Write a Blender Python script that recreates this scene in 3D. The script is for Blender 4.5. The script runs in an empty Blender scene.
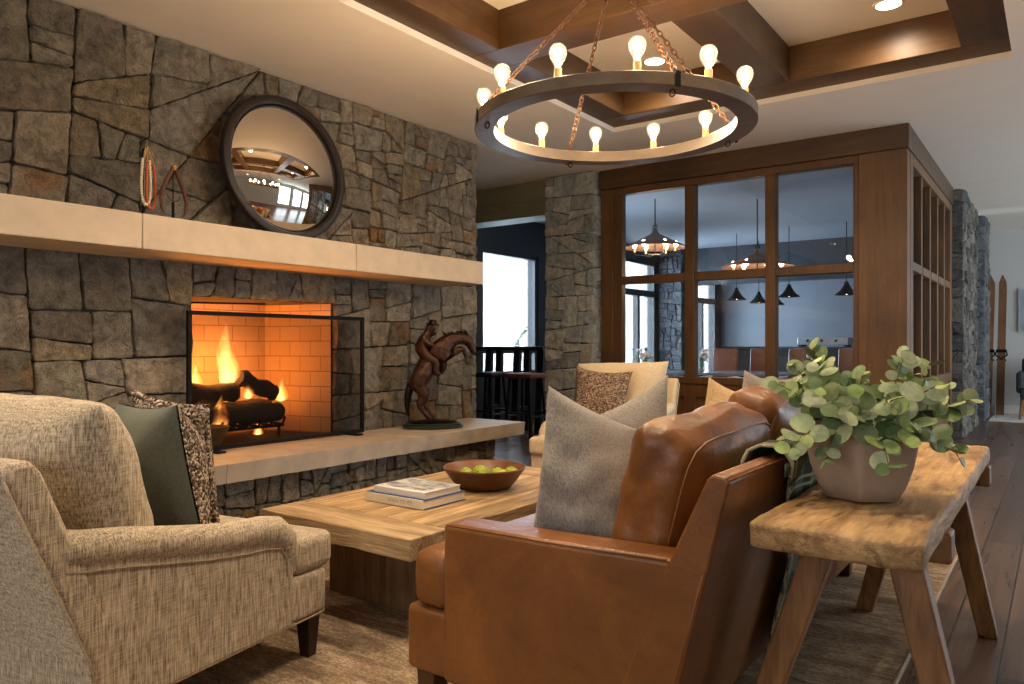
import bpy, bmesh, math, random
from mathutils import Vector, Matrix, noise
PI = math.pi
S = bpy.context.scene
COL = S.collection
R = random.Random(7)
V = Vector

# ------------------------------------------------------------------ materials
def newmat(name):
    m = bpy.data.materials.new(name); m.use_nodes = True
    nt = m.node_tree; b = nt.nodes['Principled BSDF']
    return m, nt, b
def lin(c):
    return tuple(((x/255.0+0.055)/1.055)**2.4 if x > 10 else x/255.0/12.92 for x in c) + (1,)
def link(nt, a, b): nt.links.new(a, b)
def coords(nt, scale=(1,1,1), rot=(0,0,0)):
    tc = nt.nodes.new('ShaderNodeTexCoord'); mp = nt.nodes.new('ShaderNodeMapping')
    mp.inputs['Scale'].default_value = scale; mp.inputs['Rotation'].default_value = rot
    link(nt, tc.outputs['Object'], mp.inputs['Vector']); return mp.outputs['Vector']
def tnoise(nt, vec, scale, detail=4, rough=0.55, dist=0):
    n = nt.nodes.new('ShaderNodeTexNoise'); n.inputs['Scale'].default_value = scale
    n.inputs['Detail'].default_value = detail; n.inputs['Roughness'].default_value = rough
    n.inputs['Distortion'].default_value = dist
    if vec is not None: link(nt, vec, n.inputs['Vector'])
    return n.outputs['Fac']
def ramp(nt, fac, stops):
    r = nt.nodes.new('ShaderNodeValToRGB'); e = r.color_ramp.elements
    while len(e) < len(stops): e.new(0.5)
    for el, (p, c) in zip(e, stops): el.position = p; el.color = c
    link(nt, fac, r.inputs['Fac']); return r.outputs['Color']
def mixc(nt, a, b, fac, mode='MIX'):
    x = nt.nodes.new('ShaderNodeMix'); x.data_type = 'RGBA'; x.blend_type = mode
    for s, v in ((6, a), (7, b), (0, fac)):
        if isinstance(v, (int, float, tuple)): x.inputs[s].default_value = v
        else: link(nt, v, x.inputs[s])
    return x.outputs[2]
def mathn(nt, op, a, b=0.0):
    x = nt.nodes.new('ShaderNodeMath'); x.operation = op
    for i, v in enumerate((a, b)):
        if isinstance(v, (int, float)): x.inputs[i].default_value = v
        else: link(nt, v, x.inputs[i])
    return x.outputs[0]
def bump(nt, b, h, strength, dist):
    n = nt.nodes.new('ShaderNodeBump'); n.inputs['Strength'].default_value = strength
    n.inputs['Distance'].default_value = dist
    link(nt, h, n.inputs['Height']); link(nt, n.outputs['Normal'], b.inputs['Normal'])
def plain(name, c, rough=0.6, metal=0.0, spec=0.5, var=0.12, vs=14, bmp=0.0, bd=0.002, coat=0.0):
    m, nt, b = newmat(name); vec = coords(nt)
    f = tnoise(nt, vec, vs, 5)
    c = lin(c); d = tuple(x*(1-var) for x in c[:3])+(1,); e = tuple(min(1, x*(1+var)) for x in c[:3])+(1,)
    link(nt, ramp(nt, f, [(0.3, d), (0.7, e)]), b.inputs['Base Color'])
    b.inputs['Roughness'].default_value = rough; b.inputs['Metallic'].default_value = metal
    b.inputs['Specular IOR Level'].default_value = spec; b.inputs['Coat Weight'].default_value = coat
    if bmp: bump(nt, b, f, bmp, bd)
    return m
def wood(name, c1, c2, axis='Y', scale=6.0, rough=0.5, stretch=14, bmp=0.25, bd=0.004, streak=0.5, spec=0.4, rvar=0.0, con=0.18, crack=0.0):
    m, nt, b = newmat(name)
    sc = {'X': (1, stretch, stretch), 'Y': (stretch, 1, stretch), 'Z': (stretch, stretch, 1)}[axis]
    vec = coords(nt, sc); v1 = coords(nt)
    f1 = tnoise(nt, vec, scale/8, 6, 0.6, 1.2); f2 = tnoise(nt, vec, scale, 4, 0.6); f3 = tnoise(nt, v1, 2.2, 3)
    f = mathn(nt, 'ADD', mathn(nt, 'MULTIPLY', f1, 0.6), mathn(nt, 'MULTIPLY', f2, 0.4))
    oi = nt.nodes.new('ShaderNodeObjectInfo'); rv = mathn(nt, 'ADD', mathn(nt, 'MULTIPLY', oi.outputs['Random'], 0.3), 0.84)
    col = ramp(nt, f, [(0.5-con, lin(c1)), (0.5+con, lin(c2))])
    if crack:
        f4 = tnoise(nt, coords(nt, tuple(x*(0.5 if x > 1 else 0.6) for x in sc)), scale*0.6, 5, 0.6, 0.8)
        col = mixc(nt, col, ramp(nt, f4, [(0.33, (0.35,0.32,0.3,1)), (0.43, (1,1,1,1))]), crack, 'MULTIPLY')
    cb = nt.nodes.new('ShaderNodeCombineColor')
    for i in range(3): link(nt, rv, cb.inputs[i])
    col = mixc(nt, col, cb.outputs[0], 1.0, 'MULTIPLY')
    dk = tuple(x*streak for x in lin(c1)[:3])+(1,)
    col = mixc(nt, col, dk, ramp(nt, f3, [(0.45, (0,0,0,1)), (0.75, (0.55,0.55,0.55,1))]))
    link(nt, col, b.inputs['Base Color']); b.inputs['Roughness'].default_value = rough
    b.inputs['Specular IOR Level'].default_value = spec
    if rvar:
        link(nt, mathn(nt, 'ADD', mathn(nt, 'MULTIPLY', f1, rvar), rough-rvar/2), b.inputs['Roughness'])
    bump(nt, b, f, bmp, bd); return m
def fabric(name, c1, c2, sx=220, sy=60, rough=0.95, bmp=0.5, bd=0.002, sheen=0.2, big=0.0):
    m, nt, b = newmat(name)
    a = tnoise(nt, coords(nt, (sx, sx, sy*0.25)), 1, 3, 0.7); c = tnoise(nt, coords(nt, (sy*0.3, sy*0.3, sx)), 1, 3, 0.7)
    f = mathn(nt, 'ADD', mathn(nt, 'MULTIPLY', a, 0.72), mathn(nt, 'MULTIPLY', c, 0.28))
    col = ramp(nt, f, [(0.38, lin(c1)), (0.60, lin(c2))])
    link(nt, col, b.inputs['Base Color']); b.inputs['Roughness'].default_value = rough
    b.inputs['Specular IOR Level'].default_value = 0.15
    b.inputs['Sheen Weight'].default_value = sheen
    bump(nt, b, f, bmp, bd); return m
def knit(name, c1, c2, c3, scale=90):
    m, nt, b = newmat(name); vec = coords(nt)
    v = nt.nodes.new('ShaderNodeTexVoronoi'); v.inputs['Scale'].default_value = scale; link(nt, vec, v.inputs['Vector'])
    s = nt.nodes.new('ShaderNodeSeparateColor'); link(nt, v.outputs['Color'], s.inputs[0])
    col = ramp(nt, s.outputs[0], [(0.15, lin(c1)), (0.5, lin(c2)), (0.85, lin(c3))])
    link(nt, col, b.inputs['Base Color']); b.inputs['Roughness'].default_value = 0.95
    b.inputs['Specular IOR Level'].default_value = 0.1
    bump(nt, b, mathn(nt, 'SUBTRACT', 1.0, v.outputs['Distance']), 0.9, 0.012); return m
def leather(name, c1, c2, rough=0.36):
    m, nt, b = newmat(name); vec = coords(nt)
    f = tnoise(nt, vec, 3.5, 6, 0.62, 0.6); w = tnoise(nt, vec, 26, 4, 0.6)
    link(nt, ramp(nt, f, [(0.3, lin(c1)), (0.7, lin(c2))]), b.inputs['Base Color'])
    link(nt, mathn(nt, 'ADD', mathn(nt, 'MULTIPLY', w, 0.16), rough-0.08), b.inputs['Roughness'])
    b.inputs['Specular IOR Level'].default_value = 0.45
    v = nt.nodes.new('ShaderNodeTexVoronoi'); v.inputs['Scale'].default_value = 260; link(nt, vec, v.inputs['Vector'])
    cr = tnoise(nt, coords(nt, (1,1,0.5)), 11, 3, 0.5, 1.5)
    h = mathn(nt, 'ADD', mathn(nt, 'MULTIPLY', v.outputs['Distance'], 0.18), mathn(nt, 'ADD', mathn(nt, 'MULTIPLY', w, 0.8), mathn(nt, 'MULTIPLY', cr, 2.2)))
    bump(nt, b, h, 0.30, 0.006); return m
def vcol(name, rough=0.85, amt=0.45, scale=9.0, bmp=0.7, bd=0.02, spec=0.3, attr='Col', fine=60):
    m, nt, b = newmat(name); vec = coords(nt)
    a = nt.nodes.new('ShaderNodeAttribute'); a.attribute_name = attr
    f = tnoise(nt, vec, scale, 8, 0.65, 0.4); g = tnoise(nt, vec, fine, 5, 0.7)
    k = ramp(nt, f, [(0.3, (1-amt,1-amt,1-amt,1)), (0.72, (1+amt,1+amt,1+amt*0.9,1))])
    c = mixc(nt, a.outputs['Color'], k, 1.0, 'MULTIPLY')
    k2 = ramp(nt, g, [(0.3, (0.78,0.78,0.78,1)), (0.7, (1.2,1.2,1.2,1))])
    c = mixc(nt, c, k2, 1.0, 'MULTIPLY')
    link(nt, c, b.inputs['Base Color']); b.inputs['Roughness'].default_value = rough
    b.inputs['Specular IOR Level'].default_value = spec
    bump(nt, b, mathn(nt, 'ADD', f, mathn(nt, 'MULTIPLY', g, 0.35)), bmp, bd); return m
def emit(name, c, s):
    m = bpy.data.materials.new(name); m.use_nodes = True; nt = m.node_tree; nt.nodes.clear()
    e = nt.nodes.new('ShaderNodeEmission'); e.inputs[0].default_value = c if len(c) == 4 else lin(c); e.inputs[1].default_value = s
    o = nt.nodes.new('ShaderNodeOutputMaterial'); link(nt, e.outputs[0], o.inputs[0]); return m
def sheer(name, c, opac, gloss=0.0, rough=0.02, em=None):
    """thin see-through sheet: part clear, part coloured, with a fresnel gloss"""
    m = bpy.data.materials.new(name); m.use_nodes = True; nt = m.node_tree; nt.nodes.clear()
    t = nt.nodes.new('ShaderNodeBsdfTransparent'); d = nt.nodes.new('ShaderNodeBsdfDiffuse' if em is None else 'ShaderNodeEmission')
    d.inputs[0].default_value = lin(c)
    if em is not None: d.inputs[1].default_value = em
    x = nt.nodes.new('ShaderNodeMixShader'); x.inputs[0].default_value = opac
    link(nt, t.outputs[0], x.inputs[1]); link(nt, d.outputs[0], x.inputs[2]); out = x.outputs[0]
    if gloss:
        g = nt.nodes.new('ShaderNodeBsdfGlossy'); g.inputs['Roughness'].default_value = rough
        f = nt.nodes.new('ShaderNodeFresnel'); f.inputs[0].default_value = 1.45
        y = nt.nodes.new('ShaderNodeMixShader'); link(nt, mathn(nt, 'MULTIPLY', f.outputs[0], gloss), y.inputs[0])
        link(nt, out, y.inputs[1]); link(nt, g.outputs[0], y.inputs[2]); out = y.outputs[0]
    o = nt.nodes.new('ShaderNodeOutputMaterial'); link(nt, out, o.inputs[0]); return m

M = {}
M['stone'] = vcol('rubble_stone', amt=0.55, scale=14, bmp=1.0, bd=0.07, fine=90)
M['stone_cool'] = vcol('rubble_stone_cool', amt=0.40, scale=13, bmp=1.0, bd=0.05, fine=80)
M['mortar'] = plain('mortar', (64,56,47), 0.95, var=0.3, bmp=0.4)
M['limestone'] = plain('limestone', (196,176,150), 0.8, var=0.10, vs=7, bmp=0.25, bd=0.006)
M['hearthstone'] = plain('hearth_limestone', (164,149,130), 0.55, var=0.16, vs=8, bmp=0.4, bd=0.008)
M['plaster'] = plain('ceiling_plaster', (238,226,210), 0.9, var=0.02, vs=3)
M['plaster_grey'] = plain('wall_plaster', (196,192,186), 0.9, var=0.02, vs=3)
M['plaster_blue'] = plain('dining_plaster', (112,118,126), 0.85, var=0.04, vs=3)
M['beam'] = wood('stained_beam', (66,45,24), (98,69,38), 'X', 5, 0.42, rvar=0.1)
M['beam_y'] = wood('stained_beam_long', (66,45,24), (98,69,38), 'Y', 5, 0.42, rvar=0.1)
M['beam_z'] = wood('stained_post', (80,53,26), (118,81,43), 'Z', 5, 0.45)
M['olive_beam'] = wood('grey_green_beam', (112,108,84), (140,136,110), 'X', 5, 0.6)
M['black_metal'] = plain('black_metal', (14,13,12), 0.65, 0.0, 0.15, var=0.2)
M['black_paint'] = plain('black_paint', (20,21,24), 0.5, var=0.2)
M['glass'] = sheer('window_glass', (120,150,175), 0.02, 0.8, 0.0)
M['linen_chair'] = fabric('oatmeal_tweed', (108,94,76), (206,191,167), 260, 60, sheen=0.1)
M['cream'] = fabric('cream_cloth', (190,168,134), (220,200,166), 240, 60)
M['piping'] = fabric('piping_cord', (128,110,86), (178,160,132), 240, 200)
M['grey_linen'] = fabric('grey_linen', (116,111,104), (160,153,144), 300, 200, bmp=0.4)
M['teal'] = fabric('sage_cotton', (84,92,84), (104,110,102), 300, 260, bmp=0.2)
M['knit'] = knit('chunky_knit', (66,54,46), (126,110,96), (196,180,162), 115)
M['knit_brown'] = knit('brown_knit', (84,66,54), (136,114,96), (186,164,142), 120)
M['leather'] = leather('tan_leather', (94,56,24), (137,86,41))
M['dark_leg'] = wood('dark_leg', (34,20,14), (54,32,22), 'Z', 6, 0.35)
M['sofa_leg'] = wood('sofa_leg', (58,36,20), (88,56,32), 'Z', 6, 0.4)
M['table_y'] = wood('reclaimed_plank', (126,98,62), (206,172,126), 'Y', 7, 0.62, bmp=1.0, bd=0.012, streak=0.45, con=0.12, crack=0.8)
M['table_x'] = wood('reclaimed_breadboard', (140,112,76), (214,184,142), 'X', 7, 0.62, bmp=1.0, bd=0.012, streak=0.5, con=0.12, crack=0.8)
M['table_base'] = wood('table_base_plank', (84,62,42), (140,108,74), 'Z', 5, 0.7, streak=0.6, bmp=0.6, con=0.12, crack=0.6)
M['console_top'] = wood('worn_console_wood', (140,106,66), (214,176,124), 'Y', 8, 0.64, stretch=6, bmp=1.0, bd=0.02, streak=0.38, con=0.12, crack=0.85)
M['console_leg'] = wood('worn_leg_wood', (102,68,36), (164,116,68), 'Z', 5, 0.5, bmp=0.6, streak=0.5, con=0.14, crack=0.6)
M['bowl_wood'] = wood('bowl_wood', (84,50,26), (132,84,46), 'X', 6, 0.4, stretch=5)
M['rust'] = plain('rusty_iron', (92,58,44), 0.8, 0.2, var=0.3, vs=60)
M['bead_white'] = plain('shell_bead', (206,192,164), 0.6)
M['bead_orange'] = plain('coral_bead', (186,84,40), 0.45)
M['gold_thread'] = plain('gold_thread', (190,150,74), 0.5)
M['bronze'] = plain('dark_bronze', (66,42,28), 0.34, 0.7, var=0.5, vs=26, bmp=0.7, bd=0.02)
M['bronze_dark'] = plain('black_bronze', (34,25,20), 0.35, 0.8, var=0.4, vs=18)
M['green_marble'] = plain('green_marble', (38,46,38), 0.3, var=0.4, vs=20)
M['brass'] = plain('brass', (190,140,60), 0.35, 0.9)
M['mirror'] = plain('mirror_silver', (236,230,220), 0.0, 1.0, var=0.0)
M['mirror_frame'] = wood('mirror_frame_wood', (26,17,13), (42,28,22), 'Z', 5, 0.5)
M['ring'] = wood('weathered_ring_wood', (80,66,53), (128,108,87), 'X', 5, 0.38, stretch=4, spec=0.5)
M['chain'] = plain('aged_chain', (96,66,48), 0.5, 0.6, var=0.3)
M['wax'] = plain('candle_sleeve_ivory', (206,178,120), 0.6)
M['bulb'] = emit('bulb_filament', (1.0, 0.72, 0.42, 1), 230)
M['bulb_glass'] = sheer('bulb_glass', (255,228,190), 0.22, 0.5, 0.0, em=2.2)
M['downlight'] = emit('downlight_lens', (1.0, 0.86, 0.66, 1), 14)
M['white_trim'] = plain('white_trim', (226,218,206), 0.6, var=0.02)
M['book_white'] = plain('book_cover_white', (218,214,208), 0.5, var=0.06, vs=5)
M['book_cream'] = plain('book_cover_cream', (214,204,182), 0.6, var=0.05)
M['page'] = plain('book_pages', (224,212,190), 0.9, var=0.05, vs=90)
M['ink'] = plain('spine_ink', (150,140,120), 0.7)
M['book_blue'] = plain('book_cover_blue', (40,72,124), 0.5)
M['apple'] = plain('green_apple', (150,160,40), 0.35, var=0.18, vs=30)
M['stem'] = plain('twig_brown', (112,92,50), 0.7)
M['ceramic'] = plain('taupe_ceramic', (166,146,128), 0.6, var=0.16, vs=9, bmp=0.3, bd=0.004)
M['leaf'] = vcol('eucalyptus_leaf', 0.5, 0.08, 30, 0.1, 0.002, 0.4)
M['dark_glass'] = plain('bottle_glass', (16,20,20), 0.1, var=0.1)
M['chair_brown'] = leather('brown_chair_leather', (88,44,26), (120,66,42), 0.45)
M['slate'] = plain('slate_cloth', (52,56,62), 0.9)
M['navy'] = plain('bar_front', (24,27,34), 0.4)
M['steel'] = plain('steel', (170,176,184), 0.3, 0.8)
M['white_seat'] = plain('white_seat', (206,208,214), 0.6)
M['petal'] = plain('pale_petal', (226,206,210), 0.7, var=0.15)
M['leafgreen'] = plain('bouquet_leaf', (84,128,70), 0.6, var=0.3)
M['vase'] = sheer('vase_glass', (150,200,190), 0.35, 0.8, 0.0)
M['table_glaze'] = plain('dining_table_top', (120,140,160), 0.12)
M['ski'] = wood('old_ski_wood', (104,66,40), (148,100,62), 'Z', 5, 0.5)
M['canvas'] = plain('grey_blue_canvas', (150,156,166), 0.8, var=0.25, vs=4)
M['pale_rug'] = fabric('pale_rug', (176,164,148), (206,196,180), 120, 60)
M['burlap'] = fabric('burlap', (170,140,98), (206,178,134), 240, 200)
M['snow'] = plain('snow_bank', (226,230,236), 0.9, var=0.06, vs=1)
M['char'] = plain('charred_log', (40,28,22), 0.9, var=0.5, vs=30, bmp=0.8, bd=0.01)
M['bowl_stone'] = plain('ochre_stone_bowl', (150,112,60), 0.7, var=0.2, bmp=0.5)
M['ash'] = plain('firebox_floor', (70,52,40), 0.95, var=0.3)
M['screen'] = sheer('fire_screen_mesh', (30,24,20), 0.36)

def floor_mat():
    m, nt, b = newmat('dark_plank_floor')
    tc = nt.nodes.new('ShaderNodeTexCoord'); mp = nt.nodes.new('ShaderNodeMapping')
    mp.inputs['Rotation'].default_value = (0, 0, PI/2); link(nt, tc.outputs['Object'], mp.inputs['Vector'])
    br = nt.nodes.new('ShaderNodeTexBrick'); br.inputs['Scale'].default_value = 1.0
    br.inputs['Brick Width'].default_value = 1.5; br.inputs['Row Height'].default_value = 0.17
    br.inputs['Mortar Size'].default_value = 0.003; br.offset = 0.37
    br.inputs['Color1'].default_value = (0,0,0,1); br.inputs['Color2'].default_value = (1,1,1,1); br.inputs['Mortar'].default_value = (0.5,0.5,0.5,1)
    link(nt, mp.outputs['Vector'], br.inputs['Vector'])
    f = tnoise(nt, coords(nt, (16,1,16)), 1.2, 6, 0.65, 1.0)
    col = ramp(nt, f, [(0.3, lin((68,53,45))), (0.7, lin((120,96,80)))])
    t = ramp(nt, br.outputs['Color'], [(0.0, (0.62,0.62,0.62,1)), (1.0, (1.25,1.22,1.2,1))])
    col = mixc(nt, col, t, 1.0, 'MULTIPLY')
    col = mixc(nt, col, lin((20,14,10)), br.outputs['Fac'])
    link(nt, col, b.inputs['Base Color']); b.inputs['Specular IOR Level'].default_value = 0.5
    link(nt, mathn(nt, 'ADD', mathn(nt, 'MULTIPLY', f, 0.2), 0.2), b.inputs['Roughness'])
    bump(nt, b, mathn(nt, 'SUBTRACT', f, mathn(nt, 'MULTIPLY', br.outputs['Fac'], 2.0)), 0.3, 0.002); return m
M['floor'] = floor_mat()
def rug_mat():
    m, nt, b = newmat('mottled_wool_rug')
    f = tnoise(nt, coords(nt, (1.2,5,1)), 3.0, 7, 0.72, 0.6); g = tnoise(nt, coords(nt, (60,160,60)), 1, 3, 0.7); w = tnoise(nt, coords(nt), 260, 2)
    h = mathn(nt, 'ADD', mathn(nt, 'MULTIPLY', f, 0.55), mathn(nt, 'MULTIPLY', g, 0.45))
    col = ramp(nt, h, [(0.34, lin((80,66,54))), (0.5, lin((140,120,98))), (0.64, lin((200,180,152)))])
    link(nt, col, b.inputs['Base Color']); b.inputs['Roughness'].default_value = 1.0; b.inputs['Specular IOR Level'].default_value = 0.05
    bump(nt, b, mathn(nt, 'ADD', g, w), 0.6, 0.006); return m
M['rug'] = rug_mat()
def brick_mat():
    m, nt, b = newmat('firebrick'); tc = nt.nodes.new('ShaderNodeTexCoord')
    sp = nt.nodes.new('ShaderNodeSeparateXYZ'); link(nt, tc.outputs['Object'], sp.inputs[0])
    cb = nt.nodes.new('ShaderNodeCombineXYZ'); link(nt, mathn(nt, 'ADD', sp.outputs[0], sp.outputs[1]), cb.inputs[0]); link(nt, sp.outputs[2], cb.inputs[1])
    br = nt.nodes.new('ShaderNodeTexBrick'); br.inputs['Scale'].default_value = 1.0
    br.inputs['Brick Width'].default_value = 0.23; br.inputs['Row Height'].default_value = 0.115; br.inputs['Mortar Size'].default_value = 0.004
    br.inputs['Color1'].default_value = lin((192,156,120)); br.inputs['Color2'].default_value = lin((206,170,130)); br.inputs['Mortar'].default_value = lin((152,118,88))
    link(nt, cb.outputs[0], br.inputs['Vector']); link(nt, br.outputs['Color'], b.inputs['Base Color'])
    b.inputs['Roughness'].default_value = 0.9; return m
M['brick'] = brick_mat()
def plaid_mat():
    m, nt, b = newmat('green_plaid_wool'); tc = nt.nodes.new('ShaderNodeTexCoord')
    uv = nt.nodes.new('ShaderNodeAttribute'); uv.attribute_name = 'Run'
    sp = nt.nodes.new('ShaderNodeSeparateXYZ'); link(nt, uv.outputs['Vector'], sp.inputs[0])
    def line(o, period, off, width):
        fr = mathn(nt, 'FRACT', mathn(nt, 'ADD', mathn(nt, 'DIVIDE', o, period), off))
        return mathn(nt, 'LESS_THAN', fr, width)
    y, s = sp.outputs[0], sp.outputs[1]
    c = lin((100,108,88)); dk = mathn(nt, 'MAXIMUM', line(y, 0.22, 0.3, 0.3), line(s, 0.22, 0.1, 0.3))
    col = mixc(nt, c, lin((44,52,46)), mathn(nt, 'MULTIPLY', dk, 0.75))
    ln = mathn(nt, 'MAXIMUM', mathn(nt, 'MAXIMUM', line(y, 0.22, 0.0, 0.045), line(y, 0.22, 0.88, 0.045)), mathn(nt, 'MAXIMUM', line(s, 0.22, 0.55, 0.045), line(s, 0.22, 0.43, 0.045)))
    col = mixc(nt, col, lin((176,166,140)), mathn(nt, 'MULTIPLY', ln, 0.85))
    g = tnoise(nt, coords(nt), 180, 3)
    col = mixc(nt, col, ramp(nt, g, [(0.3, (0.7,0.7,0.7,1)), (0.7, (1.3,1.3,1.3,1))]), 1.0, 'MULTIPLY')
    link(nt, col, b.inputs['Base Color']); b.inputs['Roughness'].default_value = 1.0; b.inputs['Specular IOR Level'].default_value = 0.05
    bump(nt, b, g, 0.6, 0.004); return m
M['plaid'] = plaid_mat()
def flame_mat(h):
    """fire as a glowing gas: emission only, white hot low in the core, orange at the tips"""
    m = bpy.data.materials.new('flame_gas'); m.use_nodes = True; nt = m.node_tree; nt.nodes.clear()
    tc = nt.nodes.new('ShaderNodeTexCoord'); sp = nt.nodes.new('ShaderNodeSeparateXYZ'); link(nt, tc.outputs['Object'], sp.inputs[0])
    r = mathn(nt, 'SQRT', mathn(nt, 'ADD', mathn(nt, 'POWER', sp.outputs[0], 2.0), mathn(nt, 'POWER', sp.outputs[1], 2.0)))
    z = mathn(nt, 'DIVIDE', sp.outputs[2], h)
    n = tnoise(nt, coords(nt, (1,1,0.45)), 22, 3, 0.5, 0.8)
    q = mathn(nt, 'SUBTRACT', 1.0, mathn(nt, 'ADD', mathn(nt, 'DIVIDE', r, 0.34*h), mathn(nt, 'MULTIPLY', z, 0.62)))
    q = mathn(nt, 'ADD', q, mathn(nt, 'MULTIPLY', mathn(nt, 'SUBTRACT', n, 0.5), 0.9))
    q = mathn(nt, 'MAXIMUM', q, 0.0)
    col = ramp(nt, q, [(0.0, (1.0,0.12,0.01,1)), (0.3, (1.0,0.3,0.04,1)), (0.7, (1.0,0.62,0.2,1))])
    e = nt.nodes.new('ShaderNodeEmission'); link(nt, col, e.inputs[0])
    link(nt, mathn(nt, 'MULTIPLY', mathn(nt, 'POWER', q, 1.3), 26.0/h), e.inputs[1])
    o = nt.nodes.new('ShaderNodeOutputMaterial'); link(nt, e.outputs[0], o.inputs['Volume']); return m

# ------------------------------------------------------------------ mesh helpers
class MB:
    def __init__(s): s.v = []; s.f = []; s.c = None
    def add(s, vs, fs, col=None):
        o = len(s.v); s.v += [tuple(p) for p in vs]; s.f += [tuple(i+o for i in f) for f in fs]
        if col is not None:
            if s.c is None: s.c = []
            s.c += [col if not isinstance(col, list) else col[i] for i in range(len(vs))]
        return s
    def box(s, x0, x1, y0, y1, z0, z1, mat=None):
        vs = [V((x, y, z)) for z in (z0, z1) for y in (y0, y1) for x in (x0, x1)]
        if mat: vs = [mat @ p for p in vs]
        return s.add(vs, [(0,2,3,1),(4,5,7,6),(0,1,5,4),(1,3,7,5),(3,2,6,7),(2,0,4,6)])
    def bar(s, a, b, w, h, up=V((0,0,1))):
        a, b = V(a), V(b); d = (b-a).normalized()
        if abs(d.dot(up)) > 0.98: up = V((0,1,0))
        x = d.cross(up).normalized(); y = x.cross(d)
        vs = [p + x*(i*w/2) + y*(j*h/2) for p in (a, b) for i, j in ((-1,-1),(1,-1),(1,1),(-1,1))]
        return s.add(vs, [(3,2,1,0),(4,5,6,7),(0,1,5,4),(1,2,6,5),(2,3,7,6),(3,0,4,7)])
    def tube(s, pts, r, n=8, closed=False, cap=True):
        pts = [V(p) for p in pts]; k = len(pts); rr = r if isinstance(r, (list, tuple)) else [r]*k
        vs = []; prev = None
        for i, p in enumerate(pts):
            a = pts[(i-1) % k] if (closed or i > 0) else p; b = pts[(i+1) % k] if (closed or i < k-1) else p
            d = (b-a)
            d = d.normalized() if d.length > 1e-9 else V((0,0,1))
            if prev is None:
                u = V((0,0,1)) if abs(d.z) < 0.9 else V((1,0,0)); u = (u - d*u.dot(d)).normalized()
            else:
                u = prev - d*prev.dot(d); u = u.normalized() if u.length > 1e-6 else prev
            prev = u; w = d.cross(u)
            for j in range(n):
                t = 2*PI*j/n; vs.append(p + (u*math.cos(t) + w*math.sin(t))*rr[i])
        fs = []
        for i in range(k if closed else k-1):
            for j in range(n):
                a = i*n+j; b = i*n+(j+1) % n; c = ((i+1) % k)*n+(j+1) % n; d = ((i+1) % k)*n+j; fs.append((a, b, c, d))
        if cap and not closed: fs += [tuple(reversed(range(n))), tuple((k-1)*n+j for j in range(n))]
        return s.add(vs, fs)
    def lathe(s, prof, n=32, c=(0,0,0), mat=None, mod=None, cap=True):
        vs = []; c = V(c)
        for (r, z) in prof:
            for j in range(n):
                t = 2*PI*j/n; q = r*(mod(t, z) if mod else 1)
                p = V((q*math.cos(t), q*math.sin(t), z)); vs.append((mat @ p if mat else p) + c)
        k = len(prof); fs = [(i*n+j, i*n+(j+1) % n, (i+1)*n+(j+1) % n, (i+1)*n+j) for i in range(k-1) for j in range(n)]
        if cap: fs += [tuple(reversed(range(n))), tuple((k-1)*n+j for j in range(n))]
        return s.add(vs, fs)
    def prism(s, poly, f0, f1):
        n = len(poly); vs = [f0(p) for p in poly]+[f1(p) for p in poly]
        return s.add(vs, [tuple(reversed(range(n))), tuple(range(n, 2*n))]+[(i, (i+1) % n, n+(i+1) % n, n+i) for i in range(n)])
    def sph(s, c, r, n=12, m=8, sc=(1,1,1)):
        return s.lathe([(max(1e-4, r*math.sin(PI*i/m))*1.0, -r*math.cos(PI*i/m)*sc[2]) for i in range(m+1)], n, c)
    def soft(s, hx, hy, hz, r, bulge=(0,0,0), n=7, mat=None, wob=0.0, seed=0, ws=5.0):
        def par(h):
            a = r/h; return [-1, -1+a*0.25, -1+a*0.6, -1+a] + [-1+a+(2-2*a)*i/n for i in range(1, n)] + [1-a, 1-a*0.6, 1-a*0.25, 1]
        H = (hx, hy, hz); P = [par(h) for h in H]; N = [len(p)-1 for p in P]; idx = {}; vs = []; fs = []
        def vid(i, j, k):
            key = (i, j, k)
            if key in idx: return idx[key]
            p = V((P[0][i]*hx, P[1][j]*hy, P[2][k]*hz)); q = V([max(-(H[a]-r), min(H[a]-r, p[a])) for a in range(3)])
            d = p-q
            if d.length > 1e-9: p = q + d.normalized()*r
            f = [p[a]/H[a] for a in range(3)]; w = [max(0, 1-x*x) for x in f]
            o = V((f[0]*bulge[0]*w[1]*w[2], f[1]*bulge[1]*w[0]*w[2], f[2]*bulge[2]*w[0]*w[1]))
            if wob:
                q3 = p*ws + V((seed*3.1, seed*1.7, seed)); nv = noise.noise(q3) + 0.5*noise.noise(q3*2.3)
                o += p.normalized()*nv*wob
            p = p + o
            idx[key] = len(vs); vs.append(mat @ p if mat else p); return idx[key]
        for a in range(3):
            b, c = (a+1) % 3, (a+2) % 3
            for side in (0, N[a]):
                for i in range(N[b]):
                    for j in range(N[c]):
                        def kk(x, y):
                            t = [0,0,0]; t[a] = side; t[b] = x; t[c] = y; return vid(*t)
                        q = (kk(i,j), kk(i+1,j), kk(i+1,j+1), kk(i,j+1)); fs.append(q if side else q[::-1])
        return s.add(vs, fs)
    def build(s, name, mat, parent=None, smooth=None, bevel=0, seg=2, attr='Col'):
        me = bpy.data.meshes.new(name); me.from_pydata(s.v, [], s.f); me.update()
        if s.c is not None:
            a = me.attributes.new(attr, 'FLOAT_COLOR' if attr == 'Col' else 'FLOAT_VECTOR', 'POINT')
            for i, c in enumerate(s.c):
                if attr == 'Col': a.data[i].color = tuple(c[:3])+(1,)
                else: a.data[i].vector = c
        if mat is not None: me.materials.append(M[mat] if isinstance(mat, str) else mat)
        if smooth is not None:
            me.polygons.foreach_set('use_smooth', [True]*len(me.polygons))
            if smooth < 180: me.set_sharp_from_angle(angle=math.radians(smooth))
        o = bpy.data.objects.new(name, me); COL.objects.link(o)
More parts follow.
